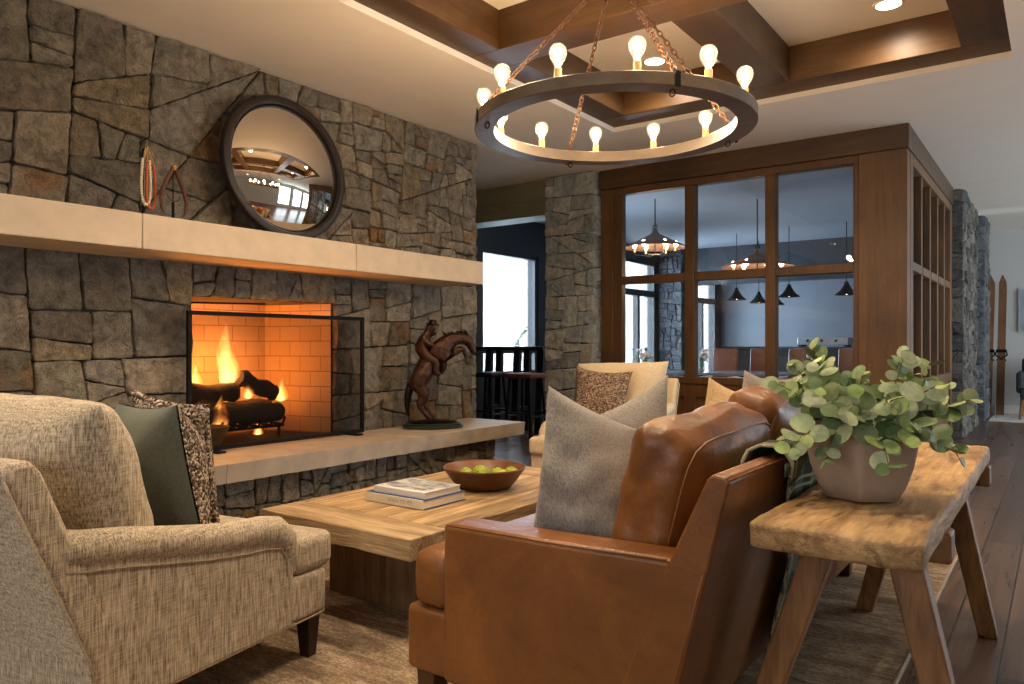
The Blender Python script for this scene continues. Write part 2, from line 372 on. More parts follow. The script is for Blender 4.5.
        if parent is not None: o.parent = parent
        if bevel:
            b = o.modifiers.new('edge', 'BEVEL'); b.width = bevel; b.segments = seg; b.limit_method = 'ANGLE'; b.angle_limit = math.radians(35)
            if smooth is None:
                me.polygons.foreach_set('use_smooth', [True]*len(me.polygons)); me.set_sharp_from_angle(angle=math.radians(50))
        return o
def tag(o, label, cat, group=None, kind=None):
    o['label'] = label; o['category'] = cat
    if group: o['group'] = group
    if kind: o['kind'] = kind
    return o
def thing(name, label, cat, loc=(0,0,0), rz=0, group=None):
    o = bpy.data.objects.new(name, None); COL.objects.link(o); o.empty_display_size = 0.1
    o.location = loc; o.rotation_euler = (0,0,rz); return tag(o, label, cat, group)
def struct(o): o['kind'] = 'structure'; return o
def copy_tree(o, loc=None, rz=None, label=None, parent=None):
    c = o.copy(); COL.objects.link(c)
    if parent is not None: c.parent = parent
    if loc is not None: c.location = loc
    if rz is not None: c.rotation_euler = (0,0,rz)
    if label: c['label'] = label
    for ch in [k for k in ALLKIDS(o)]: copy_tree(ch, parent=c)
    return c
def ALLKIDS(o): return [k for k in bpy.data.objects if k.parent == o]
def lerp(a, b, t): return a+(b-a)*t

def pillow(c00, c10, c11, c01, T, n=22, cc=0.10, wob=0.008, seed=0, side='both', pw=2.0, ear=0.0):
    """throw pillow between four corners (bottom start, bottom end, top end, top start)"""
    c00, c10, c11, c01 = map(V, (c00, c10, c11, c01)); nrm = (c10-c00).cross(c01-c00).normalized()
    mb = MB(); fr = []; bk = []; vs = []
    for j in range(n+1):
        for i in range(n+1):
            a = 2*i/n-1; b = 2*j/n-1
            a = math.copysign(abs(a)**0.85, a); b = math.copysign(abs(b)**0.85, b)
            sa = 0.5+0.5*a*(1-cc*(1-b*b)); sb = 0.5+0.5*b*(1-cc*(1-a*a))
            p = c00*(1-sa)*(1-sb)+c10*sa*(1-sb)+c11*sa*sb+c01*(1-sa)*sb
            h = max(0, (1-abs(a)**pw)*(1-abs(b)**pw))**0.55*T/2
            q = p*6+V((seed*5.3, seed*2.1, 0)); w = noise.noise(q)+0.6*noise.noise(q*2.1); w2 = noise.noise(q+V((9,4,2)))+0.6*noise.noise(q*2.1+V((3,3,3)))
            e = i in (0, n) or j in (0, n); k = min(1, h/(T*0.2)) if T else 0
            fr.append(p+nrm*(0.003+h+w*wob*k)); bk.append(p-nrm*(0.003+h-w2*wob*k))
    N = n+1; fs = [(j*N+i, j*N+i+1, (j+1)*N+i+1, (j+1)*N+i) for j in range(n) for i in range(n)]
    if side in ('both', 'front'): mb.add(fr, fs)
    if side in ('both', 'back'): mb.add(bk, [f[::-1] for f in fs])
    if side == 'both':
        rim = [i for i in range(N)]+[j*N+n for j in range(1, N)]+[n*N+i for i in range(n-1, -1, -1)]+[j*N for j in range(n-1, 0, -1)]
        o = N*N
        for a, b in zip(rim, rim[1:]+rim[:1]): mb.f.append((b, a, a+o, b+o))
    return mb

# ------------------------------------------------------------------ rubble masonry
def clip(poly, n, d):
    out = []
    for a, b in zip(poly, poly[1:]+poly[:1]):
        da = a[0]*n[0]+a[1]*n[1]-d; db = b[0]*n[0]+b[1]*n[1]-d
        if da <= 0: out.append(a)
        if da*db < 0:
            t = da/(da-db); out.append((a[0]+(b[0]-a[0])*t, a[1]+(b[1]-a[1])*t))
    return out
def area(p): return 0.5*abs(sum(a[0]*b[1]-b[0]*a[1] for a, b in zip(p, p[1:]+p[:1])))
def split(poly, amin, amax, rnd, out, ang=14):
    A = area(poly)
    if A < math.exp(rnd.uniform(math.log(amin), math.log(amax))) or A < amin: out.append(poly); return
    xs = [p[0] for p in poly]; ys = [p[1] for p in poly]; w = max(xs)-min(xs); h = max(ys)-min(ys)
    th = rnd.gauss(0, ang)*PI/180
    if rnd.random() < 0.04: th += rnd.choice((-1, 1))*rnd.uniform(20, 38)*PI/180
    if w < h*rnd.uniform(0.9, 1.35): th += PI/2
    n = (math.cos(th), math.sin(th)); t = rnd.uniform(0.36, 0.64)
    pr = [p[0]*n[0]+p[1]*n[1] for p in poly]; d = lerp(min(pr), max(pr), t)
    a = clip(poly, n, d); b = clip(poly, (-n[0], -n[1]), -d)
    if len(a) < 3 or len(b) < 3: out.append(poly); return
    split(a, amin, amax, rnd, out, ang); split(b, amin, amax, rnd, out, ang)
WARM = [(142,130,113),(134,123,107),(150,137,119),(128,119,104),(138,127,111),(124,114,99),(144,130,110),(134,125,109),(140,124,100),(140,131,118),(130,122,110),(146,135,118)]
COOL = [(128,128,126),(138,136,130),(118,120,122),(146,142,134),(130,130,128),(110,114,118),(150,144,134),(134,126,114)]
def masonry(mb, rects, to3, seed, amin=0.012, amax=0.13, pal=WARM, gap=0.0038, dep=0.046, ang=7, step=0.024):
    rnd = random.Random(seed)
    for (u0, u1, v0, v1) in rects:
        cells = []; split([(u0,v0),(u1,v0),(u1,v1),(u0,v1)], amin, amax, rnd, cells, ang)
        for poly in cells:
            p = poly; sg = sum(a[0]*b[1]-b[0]*a[1] for a, b in zip(p, p[1:]+p[:1]))
            if sg < 0: p = p[::-1]
            q = p
            for a, b in zip(p, p[1:]+p[:1]):
                ex, ey = b[0]-a[0], b[1]-a[1]; L = math.hypot(ex, ey)
                if L < 1e-6: continue
                n = (ey/L, -ex/L); q = clip(q, n, a[0]*n[0]+a[1]*n[1]-gap*rnd.uniform(0.6, 1.5))
                if len(q) < 3: break
            if len(q) < 3 or area(q) < 0.0012: continue
            c2 = []                                                     # worn corners
            for a, b in zip(q, q[1:]+q[:1]):
                L = math.hypot(b[0]-a[0], b[1]-a[1]); k = min(0.22, 0.011/max(L, 1e-6))
                c2 += [(lerp(a[0], b[0], k), lerp(a[1], b[1], k)), (lerp(a[0], b[0], 1-k), lerp(a[1], b[1], 1-k))]
            ring = []
            for a, b in zip(c2, c2[1:]+c2[:1]):
                L = math.hypot(b[0]-a[0], b[1]-a[1]); m = max(1, int(L/step))
                for i in range(m): ring.append((lerp(a[0], b[0], i/m), lerp(a[1], b[1], i/m)))
            n = len(ring); cx = sum(x for x, y in ring)/n; cy = sum(y for x, y in ring)/n
            rr = max(math.hypot(x-cx, y-cy) for x, y in ring); sd = rnd.uniform(0, 99)
            ring = [(x+0.006*noise.noise(V((x*16, y*16, sd)))+0.003*noise.noise(V((x*45, y*45, sd))), y+0.006*noise.noise(V((x*16+7, y*16, sd)))+0.003*noise.noise(V((x*45+7, y*45, sd)))) for x, y in ring]
            d0 = rnd.uniform(0.5, 1.0)*dep; sx, sy = rnd.gauss(0, 0.05), rnd.gauss(0, 0.05)
            base = lin(rnd.choice(pal)); kf = rnd.uniform(0.88, 1.38); colr = tuple(x*kf for x in base[:3])
            rust = rnd.random() < 0.06 and pal is WARM
            vs = []; cs = []
            edge = min(0.5, 0.012/rr)
            lv = [(1.0, -0.03, 0), (1.0, 0.70, 0), (1-edge*0.5, 0.95, 1), (1-edge*1.6, 1.0, 1), (0.80*(1-edge), 1.0, 1), (0.62, 1.0, 1), (0.45, 1.0, 1), (0.28, 1.0, 1), (0.12, 1.0, 1)]
            for s_, k, nn in lv:
                for x, y in ring:
                    X = cx+(x-cx)*s_; Y = cy+(y-cy)*s_
                    d = k*d0 if k > 0 else -0.035
                    if k > 0: d += ((X-cx)*sx+(Y-cy)*sy)*k
                    if nn:
                        w = V((X*9, Y*9, sd)); d += 0.013*noise.noise(w)+0.010*noise.noise(w*2.6)+0.009*abs(noise.noise(w*5.5))+0.004*noise.noise(w*9)
                    vs.append(to3(X, Y, d))
                    c = colr
                    if rust:
                        t = max(0, min(1, 0.5+1.6*noise.noise(V((X*6, Y*6, sd+3))))); c = tuple(lerp(a, b, t*0.75) for a, b in zip(colr, lin((140,98,54))[:3]))
                    cs.append(c)
            fs = []; m = len(lv)
            for i in range(m-1):
                for j in range(n): fs.append((i*n+j, i*n+(j+1) % n, (i+1)*n+(j+1) % n, (i+1)*n+j))
            fs.append(tuple((m-1)*n+j for j in range(n)))
            mb.add(vs, fs, cs)
    return mb

exec_parts = []

# ================================================================== SETTING
ZC = 3.0; WX = -4.385
# floor and snow outside
struct(MB().box(-6.6, 4.2, -3.6, 17.2, -0.1, 0).build('floor', 'floor'))
# ceiling: flat plaster with one rectangular coffer opening
CX0, CX1, CY0, CY1 = -3.18, -0.25, 0.4, 5.87
cm = MB()
for r in ((-6.6, CX0, -3.6, 17.2), (CX1, 4.2, -3.6, 17.2), (CX0, CX1, -3.6, CY0), (CX0, CX1, CY1, 17.2)):
    cm.box(r[0], r[1], r[2], r[3], ZC, ZC+0.36)
cm.box(CX0, CX1, CY0, CY1, 3.30, 3.36)
struct(cm.build('ceiling', 'plaster'))
# coffer beams
ys = [(5.60, CY1), (3.87, 4.14), (2.14, 2.41), (CY0, 0.67)]
xs = [(CX0, -2.94), (-1.863, -1.593), (-0.516, CX1)]
b = MB()
for (a, c) in ys:
    b.box(CX0+0.001, CX1-0.001, a+(0.001), c-0.001, 3.04, 3.30)
struct(b.build('trim_1', 'beam', bevel=0.004))
b = MB()
for (a, c) in xs:
    for (y1, y0) in ((5.60, 4.14), (3.87, 2.41), (2.14, 0.67)): b.box(a+0.001, c-0.001, y0, y1, 3.041, 3.30)
struct(b.build('trim_2', 'beam_y', bevel=0.004))

# chimney breast (left wall) of rubble stone with a firebox opening
FY0, FY1, FZ0, FZ1 = 2.615, 3.74, 0.455, 1.43
END = 5.44; Y0 = -3.55
body = MB()
bx0, bx1 = -5.3, WX-0.045
body.box(bx0, bx1, Y0, FY0, 0, ZC); body.box(bx0, bx1, FY1, END-0.04, 0, ZC)
body.box(bx0, bx1, FY0, FY1, FZ1, ZC); body.box(bx0, bx1, FY0, FY1, 0, 0.40)
wl = struct(body.build('wall_left', 'mortar'))
st = MB()
to = lambda u, v, d: (WX-0.045+d, u, v)
masonry(st, [(0.6, 3.6, 1.80, ZC-0.005)], to, 14, 0.030, 0.20)
masonry(st, [(3.6, END, 1.80, ZC-0.005)], to, 12, 0.014, 0.085)
masonry(st, [(0.6, FY0-0.01, 0.44, 1.66), (FY1+0.01, END, 0.44, 1.66), (FY0-0.01, FY1+0.01, FZ1, 1.66)], to, 6, 0.020, 0.16)
masonry(st, [(-5.2, WX, 0.0, ZC-0.005)], lambda u, v, d: (u, END-0.045+d, v), 23, 0.014, 0.12)
struct(st.build('stone_facing', 'stone', wl, smooth=50))
# firebox lining
fb = MB(); xb = -5.02; yb0, yb1 = FY0+0.16, FY1-0.16
fb.add([(WX-0.05,FY0,0.44),(xb,yb0,0.44),(xb,yb0,1.6),(WX-0.05,FY0,1.6)], [(0,1,2,3)])
fb.add([(xb,yb0,0.44),(xb,yb1,0.44),(xb,yb1,1.6),(xb,yb0,1.6)], [(0,1,2,3)])
fb.add([(WX-0.05,FY1,0.44),(xb,yb1,0.44),(xb,yb1,1.6),(WX-0.05,FY1,1.6)], [(3,2,1,0)])
fb.add([(WX-0.05,FY0,1.6),(xb,yb0,1.6),(xb,yb1,1.6),(WX-0.05,FY1,1.6)], [(0,1,2,3)])
struct(fb.build('firebox_brick', 'brick', wl))
struct(MB().box(xb-0.02, WX, FY0, FY1, 0.40, 0.456).build('firebox_floor', 'ash', wl))
dm = MB().bar((-4.62, FY0+0.12, 1.40), (-4.62, FY1-0.45, 1.415), 0.03, 0.012)
struct(dm.build('damper_bar', 'black_metal', wl))

# mantel and hearth
mm = MB()
for a, c in ((-3.5, 0.2), (0.2, 2.05), (2.05, 3.55), (3.55, 4.97)): mm.box(WX-0.02, -3.94, a+0.0015, c-0.0015, 1.632, 1.822)
tag(mm.build('mantel_shelf', 'limestone', bevel=0.006), 'long pale limestone mantel shelf across the stone fireplace wall', 'mantel')
h = thing('hearth', 'raised limestone hearth ledge with a rubble stone base below the fire', 'hearth')
hm = MB()
rr = random.Random(3)
for a, c in ((-1.4, 0.9), (0.9, 2.42), (2.42, 3.81), (3.81, 5.29)):
    n = 26; top = [(WX+0.022, a+0.001), (WX+0.022, c-0.001)]
    edge = [(-3.73+0.012*noise.noise(V((i*0.9, a, 1)))-0.004, lerp(c-0.001, a+0.001, i/n)) for i in range(n+1)]
    p = top+edge; m_ = len(p)
    hm.prism([(x, y) for x, y in p], lambda q: (q[0]-0.012*(q[0] > -4), q[1], 0.347), lambda q: (q[0], q[1], 0.455))
hm.build('hearth_slab', 'hearthstone', h, smooth=40)
hb = MB().box(-4.33, -3.90, -1.3, 5.0, 0, 0.346); hb.build('hearth_core', 'mortar', h)
hs = MB(); masonry(hs, [(0.4, 5.04, 0.0, 0.343)], lambda u, v, d: (-3.90+d, u, v), 31, 0.010, 0.045, ang=6, dep=0.04)
masonry(hs, [(0, 0.46, 0.0, 0.343)], lambda u, v, d: (-3.87-u, 5.0+d, v), 37, 0.006, 0.03, ang=7, dep=0.05)
hs.build('hearth_base', 'stone', h, smooth=50)

# ------------------------------------------------------------------ partition to the dining room
PY = 7.112
ph = MB()
bmh = struct(MB().box(-4.02, -1.03, PY-0.03, PY+0.16, 2.795, ZC).build('trim_3', 'beam', bevel=0.005))
struct(MB().box(-1.43, -1.045, PY-0.012, PY+0.14, 0.0, 2.795).build('trim_4', 'beam_z', bevel=0.005))
# the window unit: frame, mullions, panes
w1 = struct(thing('window_1', 'brown wood framed six pane window to the dining room', 'window'))
fr = MB()
xl, xr, z0, z1 = -4.01, -1.43, 0.80, 2.795
fr.box(xl, -3.87, PY, PY+0.12, 0.0, z1)
fr.box(-3.87, -3.77, PY+0.02, PY+0.11, z0, z1)
fr.box(xl, xr, PY-0.012, PY+0.13, z0-0.07, z0+0.0)
fr.box(-3.87, xr, PY+0.005, PY+0.12, z1-0.07, z1)
for a, c in ((-3.055, -2.955), (-2.25, -2.155)): fr.box(a, c, PY+0.002, PY+0.118, z0, z1-0.07)
fr.box(-1.475, xr, PY+0.002, PY+0.118, z0, z1-0.07)
cols = [(-3.77, -3.055), (-2.955, -2.25), (-2.155, -1.475)]
for a, c in cols: fr.box(a, c, PY+0.012, PY+0.11, 1.765, 1.85)
fr.build('window_frame', 'beam_z', w1, bevel=0.006)
for a, c in cols:
    for p, q in ((z0, 1.765), (1.85, z1-0.07)):
        MB().box(a, c, PY+0.058, PY+0.064, p, q).build('pane', 'glass', w1)
# panelled wall below the window
lw = MB().box(xl, xr, PY+0.03, PY+0.10, 0.0, z0-0.07)
for a, c in ((-3.87, -3.75), (-3.06, -2.94), (-2.26, -2.14), (-1.55, -1.43)): lw.box(a, c, PY+0.005, PY+0.03, 0.0, z0-0.07)
lw.box(xl, xr, PY+0.006, PY+0.03, 0.60, z0-0.07); lw.box(xl, xr, PY+0.006, PY+0.03, 0.0, 0.14)
struct(lw.build('wall_back', 'beam_z', bevel=0.005))
# side of the dining box, running away from the camera
SX = -1.03
struct(MB().box(SX-0.16, SX, PY+0.16, 10.35, 2.795, ZC).build('trim_5', 'beam_y', bevel=0.005))
w2 = struct(thing('window_2', 'row of tall narrow wood framed panes along the side of the dining room', 'window'))
fr = MB()
fr.box(SX-0.13, SX-0.012, PY+0.14, PY+0.30, 0.0, 2.795)
fr.box(SX-0.13, SX-0.012, 10.15, 10.35, 0.0, 2.795)
fr.box(SX-0.14, SX-0.005, PY+0.3, 10.15, 0.70, 0.80); fr.box(SX-0.10, SX-0.03, PY+0.3, 10.15, 0.0, 0.70)
fr.box(SX-0.14, SX-0.01, PY+0.3, 10.15, 2.70, 2.795)
muls = [7.98, 8.55, 9.12, 9.68]
for y in muls: fr.box(SX-0.13, SX-0.02, y-0.035, y+0.035, 0.80, 2.70)
yy = [PY+0.30]+[k for y in muls for k in (y-0.035, y+0.035)]+[10.15]
for a, c in zip(yy[::2], yy[1::2]): fr.box(SX-0.12, SX-0.015, a, c, 1.78, 1.86)
fr.build('window_frame', 'beam_z', w2, bevel=0.005)
for a, c in zip(yy[::2], yy[1::2]):
    for p, q in ((0.80, 1.78), (1.86, 2.70)): MB().box(SX-0.075, SX-0.069, a, c, p, q).build('pane', 'glass', w2)

# stone columns
def column(label, x0, x1, y0, y1, seed, pal=COOL, amin=0.012, amax=0.06):
    t = thing('stone_column', label, 'column')
    MB().box(x0+0.04, x1-0.04, y0+0.04, y1-0.04, 0, ZC-0.002).build('column_core', 'mortar', t)
    m = MB()
    masonry(m, [(x0, x1, 0, ZC-0.006)], lambda u, v, d: (u, y0+0.04-d, v), seed, amin, amax, pal)
    masonry(m, [(y0+0.02, y1, 0, ZC-0.006)], lambda u, v, d: (x1-0.04+d, u, v), seed+1, amin, amax, pal)
    masonry(m, [(-y1, -y0-0.02, 0, ZC-0.006)], lambda u, v, d: (x0+0.04-d, -u, v), seed+2, amin, amax, pal)
    m.build('stone_facing', 'stone_cool', t, smooth=50)
    return t
column('grey rubble stone column beside the wood framed dining room windows', -4.66, -4.03, 6.98, 7.62, 41, [(158,160,154),(168,168,160),(146,150,148),(176,172,162),(152,154,152),(164,158,146)], 0.022, 0.10)
column('stone column at the end of the row of narrow wood panes', -1.35, -0.93, 10.42, 12.3, 47, [(96,92,86),(110,104,96),(84,82,78),(118,112,104)], 0.02, 0.09)
column('farther stone pier before the pale wall with the skis', -1.3, -0.87, 12.75, 13.6, 53, [(104,106,108),(92,94,98),(116,116,116)], 0.02, 0.09)

# lintel over the opening to the bar
struct(MB().box(-6.4, -4.64, 7.08, 7.42, 2.60, ZC).build('trim_6', 'olive_beam', bevel=0.006))

# outer walls
EXQ = -6.4; M['plaster_daylit'] = plain('dining_ceiling_daylit', (150,158,168), 0.6, var=0.02)  # blue cast of the daylight put into the dining ceiling colour
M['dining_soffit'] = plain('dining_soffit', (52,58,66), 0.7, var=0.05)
struct(MB().box(-1.03, 4.2, 14.6, 14.75, 0, ZC).build('wall_far', 'plaster_grey'))
struct(MB().box(-0.86, 4.2, 14.57, 14.6, 0, 0.14).build('baseboard_far', 'white_trim'))
struct(MB().box(EXQ+0.01, -1.2, 7.43, 16.99, 2.975, 2.998).build('ceiling_dining', 'plaster_daylit'))
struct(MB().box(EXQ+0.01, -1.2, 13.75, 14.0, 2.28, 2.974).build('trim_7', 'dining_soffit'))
struct(MB().box(-6.6, -1.03, 17.0, 17.2, 0, ZC).build('wall_dining', 'plaster_blue'))
struct(MB().box(-1.12, -1.035, 13.55, 17.0, 0, ZC).build('wall_dining_side', 'plaster_blue'))
rq = MB(); ro = [(-3.6, -2.0), (-1.2, 0.4), (1.2, 2.8)]; rq.box(-6.6, 4.2, -3.75, -3.6, 0, 0.9); rq.box(-6.6, 4.2, -3.75, -3.6, 2.6, ZC)
re0 = [-6.6]+[k for p in ro for k in p]+[4.2]
for a, c in zip(re0[::2], re0[1::2]): rq.box(a, c, -3.75, -3.6, 0.9, 2.6)
struct(rq.build('wall_rear', 'plaster_grey'))
for i, (a, c) in enumerate(ro):  # unseen rear windows, added to let in frontal fill light
    f = MB(); f.box(a, a+0.06, -3.72, -3.64, 0.9, 2.6); f.box(c-0.06, c, -3.72, -3.64, 0.9, 2.6); f.box(a+0.06, c-0.06, -3.72, -3.64, 0.9, 0.96); f.box(a+0.06, c-0.06, -3.72, -3.64, 2.54, 2.6); f.box((a+c)/2-0.02, (a+c)/2+0.02, -3.72, -3.64, 0.96, 2.54)
    w = struct(thing('window_%d' % (i+11), 'added dark framed window behind the viewer for fill light', 'window')); f.build('window_frame', 'black_paint', w)
# right wall with three tall windows (behind and beside the camera)
rw = MB(); RX = 4.0
wy = [(5.9, 7.9), (8.6, 10.6), (11.3, 13.3)]
edges = [-3.6]+[k for p in wy for k in p]+[14.6]
for a, c in zip(edges[::2], edges[1::2]): rw.box(RX, RX+0.15, a, c, 0, ZC)
for a, c in wy: rw.box(RX, RX+0.15, a, c, 0, 0.35); rw.box(RX, RX+0.15, a, c, 2.6, ZC)
struct(rw.build('wall_right', 'plaster_grey'))
for i, (a, c) in enumerate(wy):
    f = MB(); f.box(RX+0.02, RX+0.1, a, a+0.07, 0.35, 2.6); f.box(RX+0.02, RX+0.1, c-0.07, c, 0.35, 2.6)
    f.box(RX+0.02, RX+0.1, (a+c)/2-0.03, (a+c)/2+0.03, 0.35, 2.6); f.box(RX+0.02, RX+0.1, a+0.07, c-0.07, 0.35, 0.42); f.box(RX+0.02, RX+0.1, a+0.07, c-0.07, 2.53, 2.6)
    w = struct(thing('window_%d' % (i+7), 'dark framed tall window in the outer wall', 'window'))
    f.build('window_frame', 'black_paint', w)
# exterior wall of bar and dining room (X = -6.4) with openings
ew = MB(); EX = -6.4
ops = [(8.02, 9.42), (12.15, 13.55), (15.25, 16.75)]
edges = [5.0]+[k for p in ops for k in p]+[17.0]
for a, c in zip(edges[::2], edges[1::2]): ew.box(EX-0.2, EX, a, c, 0, ZC)
OZ = [(0.68, 2.46), (0.42, 2.72), (0.42, 2.72)]
for (a, c), (zb, zt_) in zip(ops, OZ): ew.box(EX-0.2, EX, a, c, 0, zb); ew.box(EX-0.2, EX, a, c, zt_, ZC)
struct(ew.build('wall_exterior', 'navy'))
struct(MB().box(EX, -5.3, 5.0, 5.2, 0, ZC).build('wall_bar', 'navy'))
for i, (a, c) in enumerate(ops):
    w = struct(thing('window_%d' % (i+3), 'dark framed window to the bright snow outside', 'window'))
    zb, zt_ = OZ[i]
    f = MB(); f.box(EX-0.12, EX-0.02, a, a+0.07, zb, zt_); f.box(EX-0.12, EX-0.02, c-0.07, c, zb, zt_)
    f.box(EX-0.12, EX-0.02, a+0.07, c-0.07, zb, zb+0.06); f.box(EX-0.12, EX-0.02, a+0.07, c-0.07, zt_-0.06, zt_)
    f.box(EX-0.12, EX-0.02, a+0.07, c-0.07, 1.0 if i == 0 else 2.05, 1.08 if i == 0 else 2.17)
    if i: f.box(EX-0.12, EX-0.02, lerp(a, c, 0.45), lerp(a, c, 0.45)+0.09, zb+0.06, 2.05)
    f.build('window_frame', 'black_paint', w)
    MB().box(EX-0.075, EX-0.07, a+0.07, c-0.07, zb+0.06, zt_-0.06).build('pane', 'glass', w)
# pier between the dining windows
column('dark stone pier between the dining room windows', -6.38, -5.90, 13.6, 14.1, 59, [(70,76,84),(84,88,94),(60,64,72),(96,96,98)])
# outside: snow, balcony rail, pines
sn = MB(); n = 14
gv = [(-6.7-i*0.9, 4+j*1.4, -0.3+0.25*noise.noise(V((i*0.4, j*0.4, 2)))+max(0, i-5)*0.22) for j in range(n+1) for i in range(n+1)]
sn.add(gv, [(j*(n+1)+i, j*(n+1)+i+1, (j+1)*(n+1)+i+1, (j+1)*(n+1)+i) for j in range(n) for i in range(n)])
struct(sn.build('ground', 'snow', smooth=180))
rl = MB()
for z in (1.02, 0.15): rl.box(-7.52, -7.47, 6.5, 17.5, z, z+0.04)
for k in range(100): rl.box(-7.505, -7.485, 6.5+k*0.11, 6.515+k*0.11, 0.19, 1.02)
for k in range(6): rl.box(-7.53, -7.46, 6.5+k*2.2, 6.57+k*2.2, -0.4, 1.06)
tag(rl.build('balcony_railing', 'black_paint'), 'dark balcony railing with thin upright bars outside the windows', 'railing')

# ================================================================== FURNITURE
# rug
rg = MB(); n = 60; rx0, rx1, ry0, ry1 = -3.45, -0.44, -0.2, 5.15
rg.box(rx0, rx1, ry0, ry1, 0.0005, 0.012)
rug = tag(rg.build('area_rug', 'rug', bevel=0.004), 'large mottled brown wool rug under the seating group', 'rug')
for x in (rx0-0.004, rx1+0.004): MB().tube([(x, lerp(ry0, ry1, i/60), 0.008+0.0015*math.sin(i*2.1)) for i in range(61)], 0.008, 6).build('binding', 'piping', rug, 180)

# ---- armchairs
def armchair(label, loc, rz, m='linen_chair'):
    t = thing('armchair', label, 'armchair', loc, rz, 'upholstered armchairs at the coffee table')
    MB().soft(0.391, 0.425, 0.08, 0.022, (0,0.004,0), 6, Matrix.Translation((0,0.035,0.245)) @ Matrix.Diagonal((1,1.04,1,1))).build('base', m, t, 180)
    sc = MB()
    poly = [(-0.295,-0.30),(0.295,-0.30),(0.295,0.31),(0.392,0.31),(0.395,0.512),(-0.395,0.512),(-0.392,0.31),(-0.295,0.31)]
    sc.prism(poly, lambda p: (p[0], p[1], 0.322), lambda p: (p[0], p[1], 0.452))
    c = sc.build('seat_cushion', m, t, bevel=0.034, seg=4)
    for s in (-1, 1):
        a = MB()
        prof = [(-0.41,0.165),(0.30,0.165),(0.30,0.47),(0.24,0.525),(0.08,0.545),(-0.15,0.58),(-0.35,0.625),(-0.50,0.64)]
        a.prism(prof, lambda p: (s*0.30, p[0], p[1]), lambda p: (s*0.397, p[0], p[1]))
        pth = [(-0.50,0.618),(-0.45,0.606),(-0.33,0.588),(-0.2,0.562),(-0.06,0.536),(0.08,0.517),(0.17,0.511),(0.235,0.497),(0.275,0.464),(0.294,0.41),(0.296,0.35),(0.294,0.315)]
        a.tube([(s*0.362, y, z) for y, z in pth], [0.049]*6+[0.051,0.053,0.051,0.044,0.032,0.014], 16)
        a.build('arm', m, t, 50, bevel=0.012)
    bk = MB()
    prof = [(-0.425,0.165),(-0.433,0.31),(-0.650,0.825),(-0.628,0.852),(-0.582,0.852),(-0.556,0.82),(-0.39,0.43),(-0.39,0.165)]
    bk.prism(prof, lambda p: (-0.40, p[0], p[1]), lambda p: (0.40, p[0], p[1]))
    b = bk.build('backrest', m, t, bevel=0.022, seg=3)
    pp = MB()
    for s in (-1, 1):
        pp.tube([(s*0.40,-0.427,0.175),(s*0.40,-0.435,0.31),(s*0.40,-0.647,0.81)], 0.0035, 6)
        pp.tube([(s*0.392,-0.40,0.168),(s*0.391,0.452,0.168),(s*0.380,0.470,0.168)], 0.0038, 6)
        pp.tube([(s*0.400,y-0.002,z-0.052) for y, z in pth[:8]]+[(s*0.400,0.262,0.40),(s*0.4,0.262,0.345)], 0.0025, 6)
    pp.tube([(-0.378,0.473,0.168),(0.378,0.473,0.168)], 0.0038, 6)
    pp.build('piping', 'piping' if m == 'linen_chair' else m, t, 180)
    for x in (-0.345, 0.345):
        for y in (-0.37, 0.425):
            l = MB(); k = 0.031
            l.add([(x+i*k*f, y+j*k*f, z) for z, f in ((0.0125, 0.66), (0.168, 1)) for i, j in ((-1,-1),(1,-1),(1,1),(-1,1))], [(3,2,1,0),(4,5,6,7),(0,1,5,4),(1,2,6,5),(2,3,7,6),(3,0,4,7)])
            l.build('leg', 'dark_leg', t, bevel=0.003)
    pillow((-0.35,-0.225,0.45),(0.352,-0.215,0.45),(0.385,-0.40,0.965),(-0.375,-0.43,0.99), 0.30, 30, 0.03, 0.016, 3, pw=3.4).build('back_cushion', m, t, 180)
    return t
C1 = (-2.431, 1.245, 0); A1 = math.radians(10.5)
armchair('oatmeal tweed armchair with dark tapered legs seen from behind, holding a sage pillow', C1, A1)
C2 = (-2.80, 5.01, 0); A2 = math.radians(188)
armchair('cream armchair before the dining room windows with one brown knit pillow', C2, A2, 'cream')
def inloc(c, a, p): return (c[0]+p[0]*math.cos(a)-p[1]*math.sin(a), c[1]+p[0]*math.sin(a)+p[1]*math.cos(a), p[2])
L1 = lambda *p: inloc(C1, A1, p)
L2 = lambda *p: inloc(C2, A2, p)
q = (L1(-0.165,0.15,0.462), L1(0.270,0.045,0.462), L1(0.275,-0.075,0.94), L1(-0.15,0.04,0.925))
t = thing('sage_pillow', 'sage green pillow with a chunky knit front on the tweed armchair', 'pillow', (0,0,0))
pillow(*q, 0.25, 22, 0.07, 0.012, 11, side='back').build('knit_front', 'knit', t, 180)
pillow(*q, 0.25, 22, 0.07, 0.012, 11, side='front').build('cotton_back', 'teal', t, 180)
tag(pillow(L1(-0.285,0.28,0.462), L1(0.02,0.33,0.462), L1(0.04,0.26,0.91), L1(-0.27,0.18,0.965), 0.13, 22, 0.10, 0.006, 13).build('knit_pillow', 'knit', None, 180),
    'speckled knit pillow half hidden behind the sage pillow', 'pillow')
tag(pillow(L2(0.29,0.02,0.466), L2(-0.20,0.03,0.466), L2(-0.18,-0.14,0.92), L2(0.30,-0.15,0.955), 0.20, 22, 0.14, 0.006, 17).build('brown_knit_pillow', 'knit_brown', None, 180),
    'brown knit pillow leaning in the cream armchair', 'pillow')

